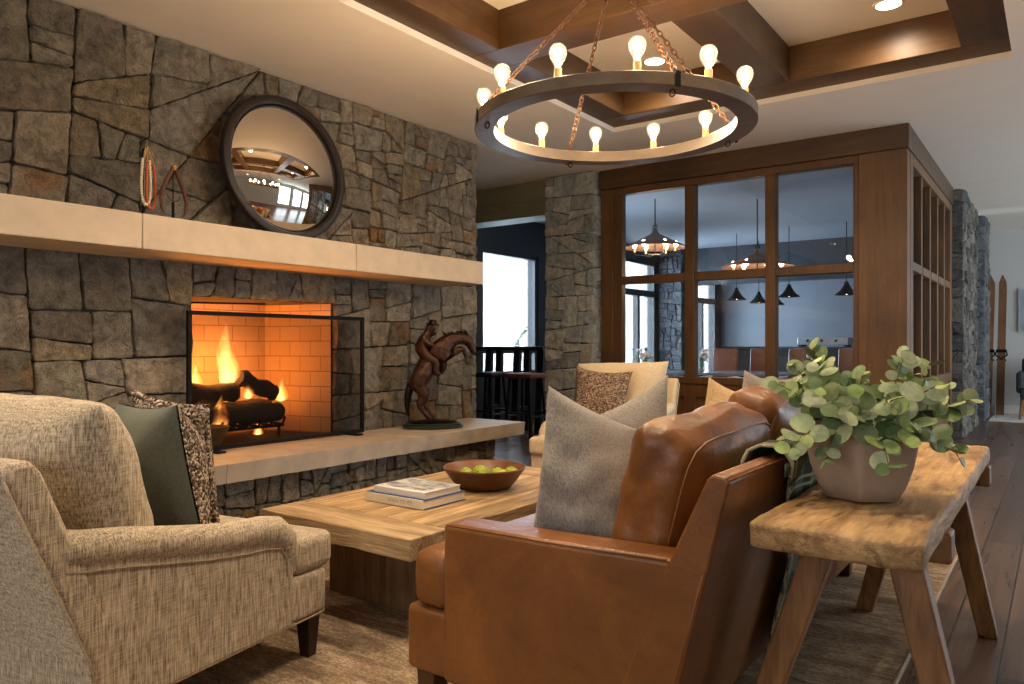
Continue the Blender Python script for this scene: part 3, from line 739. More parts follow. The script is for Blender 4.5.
# ---- sofa
so = thing('sofa', 'tan leather sofa facing the fireplace with its arm toward the viewer', 'sofa', (0,0,0))
SY0, SY1 = 1.63, 3.93
MB().soft(0.42, (SY1-SY0)/2-0.015, 0.098, 0.02, (0,0,0), 6, Matrix.Translation((-1.185,(SY0+SY1)/2,0.238))).build('base', 'leather', so, 180)
for ya, yb in ((SY0, SY0+0.125), (SY1-0.125, SY1)):
    prof = [(-1.445,0.142),(-0.77,0.142),(-0.656,0.600),(-0.735,0.618),(-1.10,0.608),(-1.445,0.603)]
    a = MB().prism(prof, lambda p: (p[0], ya, p[1]), lambda p: (p[0], yb, p[1]))
    a.build('arm', 'leather', so, bevel=0.016, seg=3)
prof = [(-0.90,0.142),(-0.76,0.142),(-0.645,0.600),(-0.592,0.812),(-0.60,0.824),(-0.632,0.828),(-0.646,0.815),(-0.745,0.60),(-0.86,0.30)]
MB().prism(prof, lambda p: (p[0], SY0-0.003, p[1]), lambda p: (p[0], SY1+0.003, p[1])).build('backrest', 'leather', so, bevel=0.010, seg=3)
sm = MB()
sm.tube([(-1.43,SY0+0.006,0.598),(-1.10,SY0+0.004,0.603),(-0.745,SY0+0.003,0.613)], 0.0035, 6)
sm.tube([(-0.745,SY0+0.001,0.613),(-0.656,SY0-0.002,0.598),(-0.775,SY0-0.001,0.13)], 0.0035, 6)
sm.tube([(-0.595,SY0+0.004,0.817),(-0.595,SY1-0.004,0.817)], 0.003, 6)
sm.build('seam', 'leather', so, 180)
w = (SY1-SY0-0.25)/3
for k in range(3):
    yc = SY0+0.125+w*(k+0.5); c = MB()
    y_h = w/2-0.003
    c.soft(0.36, y_h, 0.082, 0.035, (0.02,0,0.028), 8, Matrix.Translation((-1.215,yc,0.42)), 0.004, k)
    if k == 0: c.soft(0.068, 0.09, 0.082, 0.034, (0.014,0.004,0.01), 4, Matrix.Translation((-1.512,SY0+0.105,0.42)))
    if k == 2: c.soft(0.068, 0.09, 0.082, 0.034, (0.014,0.004,0.01), 4, Matrix.Translation((-1.512,SY1-0.105,0.42)))
    c.build('seat_cushion', 'leather', so, 180)
    zt = (0.695, 0.735, 0.72)[k]
    mt = Matrix.Translation((-0.868,yc,zt)) @ Matrix.Rotation(math.radians((15,13,14)[k]), 4, 'Y') @ Matrix.Rotation(math.radians((2,-3,1)[k]), 4, 'X')
    c = MB(); c.soft(0.085, w/2-0.006, 0.215, 0.05, (0.055,0.0,0.035), 12, mt, 0.022, k+4, 7.5)
    bc = c.build('back_cushion', 'leather', so, 180)
    s2 = MB()
    for sx in (-1, 1):
        if sx < 0: continue
        ring = []
        for i in range(40):
            a = 2*PI*i/40; cy, sz = math.cos(a), math.sin(a)
            f = 1/max(abs(cy)**6+abs(sz)**6, 1e-6)**(1/6)
            ring.append(mt @ V((sx*0.082, cy*f*(w/2-0.016), sz*f*0.213)))
        s2.tube(ring, 0.003, 6, True)
    s2.build('welt', 'leather', bc, 180)
for x in (-1.545, -0.84):
    for y in (SY0+0.07, SY1-0.07):
        k = 0.036; MB().add([(x+i*k*f, y+j*k*f, z) for z, f in ((0.0125, 0.8), (0.145, 1)) for i, j in ((-1,-1),(1,-1),(1,1),(-1,1))], [(3,2,1,0),(4,5,6,7),(0,1,5,4),(1,2,6,5),(2,3,7,6),(3,0,4,7)]).build('leg', 'sofa_leg', so, bevel=0.004)
# pillows on the sofa
tag(pillow((-1.265,1.815,0.512), (-0.985,1.93,0.508), (-1.075,2.13,0.855), (-1.215,1.84,1.0), 0.22, 34, 0.05, 0.034, 21, ear=1).build('linen_pillow', 'grey_linen', None, 180),
    'large grey linen pillow nearest the sofa arm, in front of its twin', 'pillow', 'grey linen pillows on the sofa')
tag(pillow((-1.32,2.03,0.512), (-1.06,2.37,0.512), (-1.105,2.43,1.015), (-1.25,2.05,0.87), 0.17, 28, 0.10, 0.018, 22).build('linen_pillow', 'grey_linen', None, 180),
    'grey linen pillow behind the first, one corner pointing up', 'pillow', 'grey linen pillows on the sofa')
tag(pillow((-1.42,3.32,0.515), (-1.10,3.44,0.515), (-1.08,3.50,0.86), (-1.33,3.38,0.97), 0.15, 20, 0.10, 0.008, 23).build('burlap_pillow', 'burlap', None, 180),
    'small tan woven pillow with a pointed corner at the far end of the sofa', 'pillow')
tag(pillow((-1.34,3.56,0.515), (-1.02,3.62,0.515), (-0.98,3.70,0.945), (-1.22,3.55,1.00), 0.15, 20, 0.12, 0.008, 24).build('beige_pillow', 'grey_linen', None, 180),
    'beige linen pillow between the tan pillow and the far sofa arm', 'pillow')
tag(pillow((-1.14,3.66,0.515), (-0.92,3.72,0.515), (-0.985,3.74,1.005), (-1.14,3.69,0.96), 0.11, 20, 0.12, 0.008, 25).build('beige_pillow', 'grey_linen', None, 180),
    'beige linen pillow against the far sofa arm with one raised corner', 'pillow')

# ---- plaid throw over the sofa back
def throw():
    path = [(-0.712,0.66),(-0.694,0.71),(-0.674,0.77),(-0.658,0.806),(-0.648,0.828),(-0.628,0.838),(-0.602,0.838),(-0.585,0.832),(-0.577,0.816),(-0.583,0.78),(-0.600,0.73),(-0.616,0.66),(-0.632,0.58),(-0.650,0.50),(-0.665,0.43),(-0.684,0.35),(-0.70,0.27),(-0.712,0.21)]
    dist = [0]
    for a, b in zip(path, path[1:]): dist.append(dist[-1]+math.hypot(b[0]-a[0], b[1]-a[1]))
    m = MB(); ny = 44; y0, y1 = 1.955, 2.72; vs = []; run = []; th = 0.008
    for layer in (0, 1):
        for i, (x, z) in enumerate(path):
            for j in range(ny+1):
                f = j/ny; y = lerp(y0, y1, f)+0.27*min(1, max(0, dist[i]-0.24)/0.35)*(1-f)
                k = max(0, (i-7)/10)
                wv = 0.005+0.004*math.sin(y*34+dist[i]*4)+(0.010+0.006*math.sin(y*17)) * (1 if 3 <= i <= 8 else 0.3)+0.010*k*abs(math.sin(y*21+1))
                a = path[max(0, i-1)]; b = path[min(len(path)-1, i+1)]; tx, tz = b[0]-a[0], b[1]-a[1]; L = math.hypot(tx, tz)
                nx, nz = (-tz/L, tx/L); nx, nz = (-nx, -nz) if (nx < 0 and i > 8) or (nz < 0 and 4 <= i <= 8) or (nx > 0 and i < 4) else (nx, nz)
                o = wv+(th if layer else 0)
                vs.append((x+nx*o, y, z+nz*o)); run.append((f*(y1-y0), dist[i], 0))
    W = ny+1; N = len(path); fs = []
    for i in range(N-1):
        for j in range(ny):
            q = (i*W+j, i*W+j+1, (i+1)*W+j+1, (i+1)*W+j); fs.append(q); fs.append(tuple(k+N*W for k in q[::-1]))
    rim = [j for j in range(W)]+[i*W+ny for i in range(1, N)]+[(N-1)*W+j for j in range(ny-1, -1, -1)]+[i*W for i in range(N-2, 0, -1)]
    for a, b in zip(rim, rim[1:]+rim[:1]): fs.append((b, a, a+N*W, b+N*W))
    m.add(vs, fs, run)
    t = m.build('plaid_throw', 'plaid', None, 180, attr='Run')
    tag(t, 'dark green plaid wool throw hung over the sofa back', 'throw blanket')
    fr = MB(); rnd = random.Random(4)
    for j in range(70):
        y = lerp(y0+0.275, y1-0.005, j/69); x = -0.70+rnd.uniform(-0.004, 0.006)
        fr.tube([(x,y,0.215),(x-0.004,y+rnd.uniform(-0.006,0.006),0.18),(x-0.008+rnd.uniform(-0.004,0.004),y+rnd.uniform(-0.01,0.01),0.145)], [0.0028,0.003,0.0022], 5)
    for k in range(26):
        f = k/25; i = 8+int(f*9); x, z = path[min(i, 17)]; p = (x+0.012, y0-0.0, z)
        p = (p[0], y0+0.27*min(1, max(0, f*0.62)/0.35), p[2]); fr.tube([p, (p[0]+0.003, p[1]-0.012, p[2]-0.012), (p[0]+0.004, p[1]-0.018+rnd.uniform(-.004,.004), p[2]-0.03)], [0.003,0.003,0.002], 5)
    fr.build('fringe', 'plaid_fringe', t, 180)['kind'] = 'stuff'
M['plaid_fringe'] = plain('throw_fringe', (62,68,56), 1.0, var=0.4, vs=40)
throw()

# ---- console bench behind the sofa
co = thing('console_table', 'rustic thick slab wooden console table behind the sofa, splayed legs', 'console table', (0,0,0))
KX0, KX1, KY0, KY1 = -0.570, -0.222, 1.685, 3.50
k = MB(); k.soft((KX1-KX0)/2, (KY1-KY0)/2, 0.030, 0.012, (0.004,0.006,0), 30, Matrix.Translation(((KX0+KX1)/2,(KY0+KY1)/2,0.690)), 0.0)
kv = []
for p in k.v:
    q = V(p)*V((9,5,9)) if False else V((p[0]*9, p[1]*6, p[2]*9))
    ns = noise.noise(q)+0.5*noise.noise(q*2.7)
    edge = abs(p[0]-(KX0+KX1)/2) > 0.15 or abs(p[1]-(KY0+KY1)/2) > 0.88
    kv.append((p[0]+(0.006*ns if edge else 0)*(-1 if p[0] < -0.4 else 1), p[1]+(0.007*noise.noise(q*1.6) if abs(p[1]-2.59) > 0.8 else 0), p[2]+0.0022*ns+0.0012*noise.noise(q*6)-(0.010*max(0, noise.noise(q*0.7+V((4,0,0)))) if p[2] < 0.66 and edge else 0)))
k.v = kv
k.build('table_top', 'console_top', co, 180)
for y in (2.06, 3.30): MB().box(-0.56, -0.212, y+0.03, y+0.11, 0.583, 0.663).build('batten', 'console_leg', co, bevel=0.010, seg=3)
for y, dy in ((2.05, -0.06), (3.30, 0.10)):
    for s in (-1, 1):
        xt, xb = (-0.50, -0.685 if y < 3 else -0.66) if s < 0 else ((-0.305, -0.155) if y < 3 else (-0.335, -0.222))
        zb = 0.0125 if s < 0 else 0.0005
        w = 0.036; MB().add([(x+i*w*f, yy+j*0.030*f, z) for x, yy, z, f in ((xb, y+dy, zb, 0.9), (xt, y, 0.60, 1.08)) for i, j in ((-1,-1),(1,-1),(1,1),(-1,1))], [(3,2,1,0),(4,5,6,7),(0,1,5,4),(1,2,6,5),(2,3,7,6),(3,0,4,7)]).build('leg', 'console_leg', co, bevel=0.006)

# ---- planter with eucalyptus
PX, PYY = -0.42, 2.12; zt = 0.7245
pl = thing('potted_eucalyptus', 'round leaved eucalyptus branches in a taupe ceramic pot on the console', 'potted plant', (PX,PYY,zt))
prof = [(0.078,0.0),(0.088,0.003),(0.106,0.035),(0.124,0.085),(0.133,0.13),(0.132,0.158),(0.125,0.174),(0.118,0.178),(0.110,0.172),(0.105,0.12),(0.07,0.06)]
def facet(t, z):
    a = ((t+0.35)*6/(2*PI)) % 1.0; x = (a-0.5)*PI/3; flat = math.cos(PI/6)/math.cos(x)*1.06
    groove = max(0, 1-abs(abs(a-0.5)-0.25)/0.10)**2 if z > 0.05 else 0
    return lerp(1.0, flat, 0.85)-0.028*groove*min(1, (z-0.05)/0.08)
MB().lathe([(r*1.06, z*1.06) for r, z in prof], 96, mod=facet).build('pot', 'ceramic', pl, 50)
st = MB(); lv = MB(); rnd = random.Random(21)
LC = [lin(c)[:3] for c in ((112,132,84),(132,150,104),(92,116,70),(150,164,122),(122,146,76),(84,104,68),(166,176,140),(140,160,92))]
def leaf(p, nrm, along, r):
    nrm = nrm.normalized(); x = (along-nrm*along.dot(nrm))
    x = x.normalized() if x.length > 1e-4 else nrm.orthogonal().normalized(); y = nrm.cross(x); n = 12; vs = [p+x*r*0.95+nrm*r*0.12]; cup = rnd.uniform(-0.25, 0.35)
    for ring in (0.55, 1.0):
        for i in range(n):
            a = 2*PI*i/n; ex = math.cos(a); ey = math.sin(a)
            sh = 1.0+0.10*ex*(ex > 0)
            vs.append(p+x*(r*0.95+r*ring*ex*sh)+y*(r*ring*ey*0.92)+nrm*(cup*r*ring*ring*0.55*(ey*ey+0.3*ex)))
    fs = [(0, 1+i, 1+(i+1) % n) for i in range(n)]+[(1+i, 1+n+i, 1+n+(i+1) % n, 1+(i+1) % n) for i in range(n)]
    c = rnd.choice(LC); k = rnd.uniform(0.75, 1.25); lv.add(vs, fs, tuple(x*k for x in c))
ns = 46
for s in range(ns):
    az = s*2.399963+rnd.uniform(-0.3, 0.3); az = -1.2+rnd.uniform(-0.35, 0.35) if s in (10, 25) else az; droop = s % 5 == 0
    el = rnd.uniform(-0.05, 0.35) if droop else rnd.uniform(0.3, 1.45)
    L = rnd.uniform(0.13, 0.225) if el < 0.7 else rnd.uniform(0.09, 0.17)
    p = V((0.055*math.cos(az)*rnd.random(), 0.055*math.sin(az)*rnd.random(), 0.13)); rad0 = V((math.cos(az), math.sin(az), 0))
    d = V((math.cos(az)*math.cos(el), math.sin(az)*math.cos(el), math.sin(el)))
    pts = [p.copy()]; steps = 10; p2 = V((rad0.x*0.085, rad0.y*0.085, 0.197+0.02*max(0, el)))
    pts.append(p2.copy()); p = p2.copy(); g = rnd.uniform(0.35, 1.0)*(2.0 if droop else 0.5)
    for i in range(steps):
        d = (d+V((rnd.uniform(-0.09,0.09), rnd.uniform(-0.09,0.09), rnd.uniform(-0.06,0.06)-0.085*g))).normalized(); p = p+d*(L/steps); 
        rr_ = math.hypot(p.x, p.y)
        if p.z < 0.19 and rr_ < 0.16: p = p+rad0*0.012
        pts.append(p.copy())
        if i >= 1:
            f = i/steps; sd = d.cross(V((0,0,1))); sd = sd.normalized() if sd.length > 0.05 else V((1,0,0))
            for sg in ((1, -1) if i % 2 else (rnd.choice((1, -1)),)):
                if rnd.random() < 0.24 or (p.x < -0.13 and p.z < 0.185): continue
                al = (sd*sg+d*0.5+V((0,0,rnd.uniform(-0.4,0.5)))).normalized()
                nr = V((rnd.uniform(-0.7,0.7), rnd.uniform(-0.7,0.7)-0.35, rnd.uniform(0.15,1.0)))+rad0*0.4
                leaf(p, nr, al, lerp(0.031, 0.015, f)*rnd.uniform(0.6, 1.3))
    st.tube(pts, [0.0022]*2+[lerp(0.002, 0.0009, i/steps) for i in range(steps)], 5)
st.build('stems', 'stem', pl, 180); lv.build('leaves', 'leaf', pl, 180)['kind'] = 'stuff'

# ---- coffee table
ct = thing('coffee_table', 'low reclaimed wood plank coffee table before the fireplace', 'coffee table', (0,0,0))
TX0, TX1, TY0, TY1, TZ0, TZ1 = -2.752, -1.88, 1.945, 3.52, 0.342, 0.42
def slab(x0, x1, y0, y1, seed, name, mat, live=()):
    m = MB(); n = 26; rnd = random.Random(seed)
    pts = []
    for (a, b, sd) in (((x0,y0),(x1,y0),'y0'), ((x1,y0),(x1,y1),'x1'), ((x1,y1),(x0,y1),'y1'), ((x0,y1),(x0,y0),'x0')):
        for i in range(n):
            f = i/n; x = lerp(a[0], b[0], f); y = lerp(a[1], b[1], f); w = 0.010*noise.noise(V((x*5, y*5, seed))) if sd in live else 0
            e = min(1, f*8, (1-f)*8); w *= e
            if sd[0] == 'y': y += w
            else: x += w
            pts.append((x, y))
    m.prism(pts, lambda p: (p[0]+0.004*noise.noise(V((p[0]*8,p[1]*8,1))), p[1]+0.006*noise.noise(V((p[0]*9,p[1]*9,seed+5))), TZ0+0.006*noise.noise(V((p[0]*7,p[1]*7,3)))), lambda p: (p[0], p[1], TZ1+0.0008*seed % 0.002))
    m.build(name, mat, ct, bevel=0.004)
slab(TX0, TX1, TY0, TY0+0.21, 1, 'breadboard_end', 'table_x', ('y0',))
slab(TX0, TX1, TY1-0.21, TY1, 2, 'breadboard_end', 'table_x', ('y1',))
e = [TX0, TX0+0.17, TX0+0.40, TX0+0.62, TX0+0.735, TX1]
for i in range(5): slab(e[i]+(0.0025 if i else 0), e[i+1]-(0.0025 if i < 4 else 0), TY0+0.212, TY1-0.212, 3+i, 'plank', 'table_y', ('x0',) if i == 0 else (('x1',) if i == 4 else ()))
bs = MB(); bx0, bx1, by0, by1 = -2.66, -1.96, 2.235, 3.25
bs.box(bx0+0.02, bx1-0.02, by0+0.02, by1-0.02, 0.0125, 0.335)
xx = [bx0, bx0+0.16, bx0+0.33, bx0+0.52, bx1]
for a, c in zip(xx, xx[1:]):
    for y in (by0, by1-0.03): bs.box(a+0.001, c-0.001, y, y+0.03, 0.0125, 0.335)
yy = [by0+0.03+i*(by1-by0-0.06)/5 for i in range(6)]
for a, c in zip(yy, yy[1:]):
    for x in (bx0, bx1-0.03): bs.box(x, x+0.03, a+0.001, c-0.001, 0.0125, 0.335)
bs.build('pedestal', 'table_base', ct, bevel=0.003)

# books
def book(name, label, x0, x1, y0, y1, z0, z1, cover, spine_mat=None, rz=0.0):
    t = thing(name, label, 'book', ((x0+x1)/2, (y0+y1)/2, z0), rz, 'books on the coffee table')
    hx, hy, h = (x1-x0)/2, (y1-y0)/2, z1-z0; c = MB(); th = 0.003
    c.box(-hx, hx, -hy, hy, 0, th); c.box(-hx, hx, -hy, hy, h-th, h)
    sp = MB().box(-hx, hx, -hy-0.001, -hy+0.004, 0, h)
    c.build('cover', cover, t, bevel=0.001); sp.build('spine', spine_mat or cover, t, bevel=0.0015)
    MB().box(-hx+0.005, hx-0.004, -hy+0.004, hy-0.005, th, h-th).build('pages', 'page', t)
    return t, hx, hy, h
b1, hx, hy, h = book('book', 'cream spined book lying at the bottom of the stack of two', -2.522, -2.165, 2.325, 2.60, 0.4225, 0.4625, 'book_blue', 'book_cream')
def text(s, size, loc, rot, mat, parent, name):
    c = bpy.data.curves.new(name, 'FONT'); c.body = s; c.size = size; c.extrude = 0.0003; c.align_x = 'CENTER'; c.align_y = 'CENTER'; c.space_character = 1.15
    tmp = bpy.data.objects.new('tmp_text', c); COL.objects.link(tmp); dg = bpy.context.evaluated_depsgraph_get(); me = bpy.data.meshes.new_from_object(tmp.evaluated_get(dg)); bpy.data.objects.remove(tmp)
    o = bpy.data.objects.new(name, me); COL.objects.link(o); me.materials.clear(); me.materials.append(M[mat]); o.location = loc; o.rotation_euler = rot; o.parent = parent; return o
text('BORN TO ICE', 0.021, (0.04, -hy-0.0014, h/2), (PI/2,0,0), 'ink', b1, 'spine_title')
b2, hx, hy, h = book('book', 'white book with a grey pictured cover lying on top of the cream one', -2.487, -2.178, 2.345, 2.585, 0.4628, 0.4905, 'book_white')
cv = MB(); rnd = random.Random(9)
def cover_mat():
    m, nt, b = newmat('snowscape_cover'); f = tnoise(nt, coords(nt, (5,11,1)), 2.2, 6, 0.7, 0.8)
    link(nt, ramp(nt, f, [(0.38, lin((70,72,80))), (0.47, lin((176,176,178))), (0.56, lin((222,220,216)))]), b.inputs['Base Color']); b.inputs['Roughness'].default_value = 0.3; return m
cv.box(-hx+0.01, hx-0.005, -hy+0.03, hy-0.005, h+0.0001, h+0.0006); cv.build('cover_picture', cover_mat(), b2)

# bowl of apples
bw = thing('wooden_bowl', 'round carved wooden bowl of green apples on the coffee table', 'bowl', (-2.275,2.875,0.4225)); bw.scale = (1,1,1.14)
prof = [(0.10,0.0),(0.125,0.003),(0.16,0.035),(0.195,0.078),(0.203,0.088),(0.200,0.093),(0.190,0.090),(0.150,0.045),(0.11,0.020),(0.04,0.014)]
MB().lathe(prof, 64, mod=lambda t, z: 1+0.018*math.cos(2*t+0.5)+0.006*math.sin(5*t)).build('bowl_body', 'bowl_wood', bw, 60)
ap = [(-0.085,-0.035,0.058),(-0.06,0.06,0.055),(-0.015,-0.015,0.072),(0.02,0.075,0.054),(0.035,-0.07,0.055),(0.095,0.015,0.060),(0.10,0.085,0.064),(-0.035,-0.10,0.058)]
AL = ['yellow green apple lying nearest the fire side of the bowl','green apple tucked under the highest apple beside the books','green apple heaped highest at the middle of the wooden bowl','green apple at the back middle of the wooden bowl','green apple low at the front of the wooden bowl','green apple at the sofa side of the wooden bowl','green apple in the bowl touching the rim toward the cream armchair','green apple low in the bowl facing the books']
def apple_mesh():
    m = MB(); pr = []
    for i in range(15):
        a = PI*i/14; r = math.sin(a)*(1+0.10*math.cos(a)); z = -math.cos(a)*0.88
        if i > 10: z -= 0.13*((i-10)/4)**2
        pr.append((max(1e-4, r*0.037), z*0.037))
    m.lathe(pr, 20); return m
a0 = None
for i, p in enumerate(ap):
    loc = (-2.275+p[0], 2.875+p[1], 0.4275+p[2])
    if a0 is None:
        a0 = thing('apple', AL[0], 'apple', loc, 0.3, 'green apples in the wooden bowl')
        apple_mesh().build('fruit', 'apple', a0, 180)
        MB().tube([(0,0,0.026),(0.002,0,0.034),(0.006,0,0.042)], [0.0014,0.0012,0.0018], 6).build('stalk', 'stem', a0, 180)
    else: copy_tree(a0, loc, i*1.3, AL[i])
for i, o in enumerate([o for o in bpy.data.objects if o.name.startswith('apple') and 'category' in o]):
    o.rotation_euler = (0.35*math.sin(i*2.1), 0.35*math.cos(i*1.7), i*1.3)

# ================================================================== FIREPLACE THINGS
# fire screen
fs = thing('fire_screen', 'freestanding black metal mesh fire screen on the hearth', 'fire screen', (0,0,0))
SXX = -4.255; sy0, sy1, sz0, sz1 = 2.485, 3.905, 0.462, 1.33
f = MB(); w = 0.026
f.box(SXX-0.012, SXX+0.012, sy0, sy1, sz1-w, sz1); f.box(SXX-0.012, SXX+0.012, sy0, sy1, sz0, sz0+w)
f.box(SXX-0.012, SXX+0.012, sy0, sy0+w, sz0+w, sz1-w); f.box(SXX-0.012, SXX+0.012, sy1-w, sy1, sz0+w, sz1-w)
f.build('screen_frame', 'black_metal', fs, bevel=0.003)
MB().box(SXX-0.002, SXX+0.002, sy0+w, sy1-w, sz0+w, sz1-w).build('mesh_panel', 'screen', fs)
for y in (sy0+0.16, sy1-0.14): MB().box(SXX-0.07, SXX+0.12, y-0.028, y+0.028, 0.4555, 0.467).build('foot', 'black_metal', fs, bevel=0.003)
# grate, logs, flames
g = thing('fire_grate', 'black iron fire grate holding the burning logs', 'fire grate', (0,0,0))
gm = MB()
for i in range(7): 
    y = 2.80+i*0.10; gm.tube([(-4.86,y,0.70),(-4.84,y,0.56),(-4.56,y,0.545),(-4.53,y,0.60)], 0.010, 8)
for x in (-4.80,-4.60): gm.tube([(x,2.76,0.535),(x,3.44,0.535)], 0.011, 8)
for x in (-4.80,-4.60):
    for y in (2.80,3.40): gm.tube([(x,y,0.535),(x,y,0.458)], 0.011, 8)
gm.build('grate_bars', 'black_metal', g, 60)
def log(label, a, b, r, seed):
    a, b = V(a), V(b); pts = []; rs = []; n = 14
    for i in range(n+1):
        f = i/n; p = a.lerp(b, f)+V((0.012*noise.noise(V((f*3,seed,0))), 0, 0.014*noise.noise(V((f*3,seed,5))))); pts.append(p); rs.append(r*(1+0.22*noise.noise(V((f*5,seed,9)))))
    m = MB().tube(pts, rs, 14)
    m.v = [tuple(V(p)+V((noise.noise(V(p)*22), noise.noise(V(p)*22+V((3,0,0))), noise.noise(V(p)*22+V((0,5,0)))))*0.012) for p in m.v]
    tag(m.build('log', 'char', None, 70), label, 'firewood log', 'logs burning in the fireplace')
log('thick charred log lying at the bottom front of the fire', (-4.62,2.78,0.645), (-4.64,3.42,0.632), 0.072, 1)
log('charred log lying at the bottom back of the fire', (-4.79,2.80,0.648), (-4.78,3.44,0.645), 0.07, 2)
log('charred log lying level across the top of the fire under the tall flame', (-4.70,2.74,0.785), (-4.71,3.12,0.785), 0.068, 3)
log('charred log tilted down on the hearth-end side of the fire', (-4.69,3.13,0.885), (-4.66,3.40,0.765), 0.058, 4)
def flame(label, c, h, seed, lean=0.0, wide=1.0):
    m = MB(); pr = []; n = 16
    for i in range(n+1):
        t = i/n; r = 0.30*h*wide*(math.sin(PI*min(1, t*1.0+0.0)**0.55))*(1-t*0.35); pr.append((max(1e-3, r), h*t))
    m.lathe(pr, 20)
    m.v = [(x+lean*z+0.05*h*noise.noise(V((z*8/h*0.3, seed, 0))), y+lean*0.5*z+0.06*h*noise.noise(V((z*8/h*0.3, seed, 4))), z) for x, y, z in m.v]
    o = m.build('flame', flame_mat(h), None, 180); o.location = c
    tag(o, label, 'flame', 'flames in the fireplace', 'thing'); return o
flame('tallest yellow flame rising above the logs', (-4.71,3.04,0.83), 0.48, 1, 0, 0.6)
flame('small bright flame in the gap at the middle of the logs', (-4.66,3.185,0.735), 0.16, 2)
flame('small flame licking up past the end of the tilted log', (-4.66,3.46,0.70), 0.20, 3, 0.1)
flame('low flame curling below the logs behind the ochre bowl', (-4.58,2.90,0.555), 0.24, 4, 0.1)
flame('flame at the jamb end of the top log', (-4.70,2.80,0.83), 0.20, 5)
flame('low flame glowing under the iron grate', (-4.68,3.28,0.47), 0.13, 6, 0, 2.2)
# ochre bowl on hearth
MBb = MB().lathe([(0.05,0),(0.062,0.004),(0.10,0.05),(0.145,0.108),(0.155,0.122),(0.150,0.128),(0.138,0.120),(0.09,0.06),(0.03,0.03)], 40, mod=lambda t, z: 1+0.03*math.sin(3*t)+0.015*math.sin(7*t))
o = MBb.build('stone_bowl', 'bowl_stone', None, 60); o.location = (-4.41,2.745,0.4565); o.scale = (0.7,0.7,1.1); tag(o, 'ochre carved bowl just behind the fire screen at the near jamb', 'bowl')

# mirror
mr = thing('convex_mirror', 'round convex mirror in a dark wood frame leaning above the mantel', 'mirror', (-4.215,3.195,1.8235))
tilt = Matrix.Rotation(math.radians(-5.0), 4, 'Y') @ Matrix.Translation((0,0,0.494)) @ Matrix.Rotation(PI/2, 4, 'Y')
MB().lathe([(0.430,0.0),(0.492,0.0),(0.494,0.02),(0.488,0.042),(0.470,0.052),(0.448,0.050),(0.436,0.036),(0.434,0.004)], 96, mat=tilt, cap=False).build('mirror_frame', 'mirror_frame', mr, 40)
Rs = 0.92; a0_ = math.asin(0.437/Rs); pr = [(0.437,0.018)]+[(Rs*math.sin(a0_*(1-i/24)) if i < 24 else 1e-4, 0.018+Rs*(math.cos(a0_*(1-i/24))-math.cos(a0_))) for i in range(1, 25)]
MB().lathe(pr, 96, mat=tilt).build('mirror_glass', 'mirror', mr, 180)

# necklace on its stand
nk = thing('bead_necklace', 'white and coral bead necklace hung on a small stand on the mantel', 'necklace', (-4.02,2.115,1.8225), 0.25); nk.scale = (1,0.95,1.1)
s_ = MB().tube([(-0.03,0,0.002),(-0.03,0,0.33)], 0.006, 8); s_.tube([(-0.03,0,0.33),(0.0,0,0.345)], 0.005, 8); s_.box(-0.06,0.0,-0.03,0.03,0,0.006)
s_.build('stand', 'black_metal', nk, 60)
def strand(cy, wd, top, bot, r, mat, name):
    m = MB(); pts = []; n = 60
    for i in range(n):
        f = i/(n-1); a = PI*f
        y = cy-wd*math.cos(a)*(0.55+0.45*math.sin(a)**0.5); z = top-(top-bot)*(math.sin(a)**0.55); pts.append(V((0.006,y,z)))
    out = [pts[0]]
    for p in pts[1:]:
        while (p-out[-1]).length > r*1.5: out.append(out[-1]+(p-out[-1]).normalized()*r*1.5)
    for p in out: m.sph(p, r, 8, 5)
    m.build(name, mat, nk, 180)
strand(-0.012, 0.042, 0.275, 0.055, 0.0088, 'bead_white', 'white_strand')
strand(0.022, 0.040, 0.265, 0.040, 0.0085, 'bead_orange', 'coral_strand')
th = MB()
for a, b in ((-0.030,-0.02),(0.0,0.0),(0.028,0.01)): th.tube([(0.004,a,0.265),(0.002,b*0.5,0.342)], 0.003, 6)
th.tube([(0.006,-0.03,0.262),(0.004,0.0,0.345),(0.006,0.05,0.255)], 0.003, 6); th.build('gold_cord', 'gold_thread', nk, 180)
# calipers
cl = thing('calipers', 'rusty iron calipers standing on a small post beside the necklace', 'calipers', (-4.02,2.265,1.8225), 0.25)
s_ = MB().box(-0.035,0.02,-0.035,0.035,0,0.008); s_.tube([(0,0,0.006),(0,0,0.10)], 0.008, 8); s_.tube([(0,0,0.10),(0,0,0.29)], 0.003, 8); s_.build('stand', 'black_metal', cl, 60)
for s in (-1, 1):
    pts = [(0.006,0.004*s,0.295),(0.006,0.04*s,0.235),(0.006,0.075*s,0.165),(0.006,0.092*s,0.105),(0.006,0.086*s,0.06),(0.006,0.07*s,0.028)]
    MB().tube(pts, [0.011,0.012,0.0115,0.010,0.008,0.004], 8).build('jaw', 'rust', cl, 180)
m = MB(); m.lathe([(0.001,0.028),(0.004,0.028),(0.004,0.03)], 6, (0,0,0.29)); m = MB(); m.tube([(0.008,0.045*math.cos(PI+PI*i/12),0.135+0.03*math.sin(PI+PI*i/12)) for i in range(13)], 0.004, 6); m.build('quadrant', 'rust', cl, 180); m = MB(); m.lathe([(0.014,-0.01),(0.014,0.01)], 12, (0.006,0,0.293), Matrix.Rotation(PI/2,4,'Y')); m.build('pivot', 'brass', cl, 60)

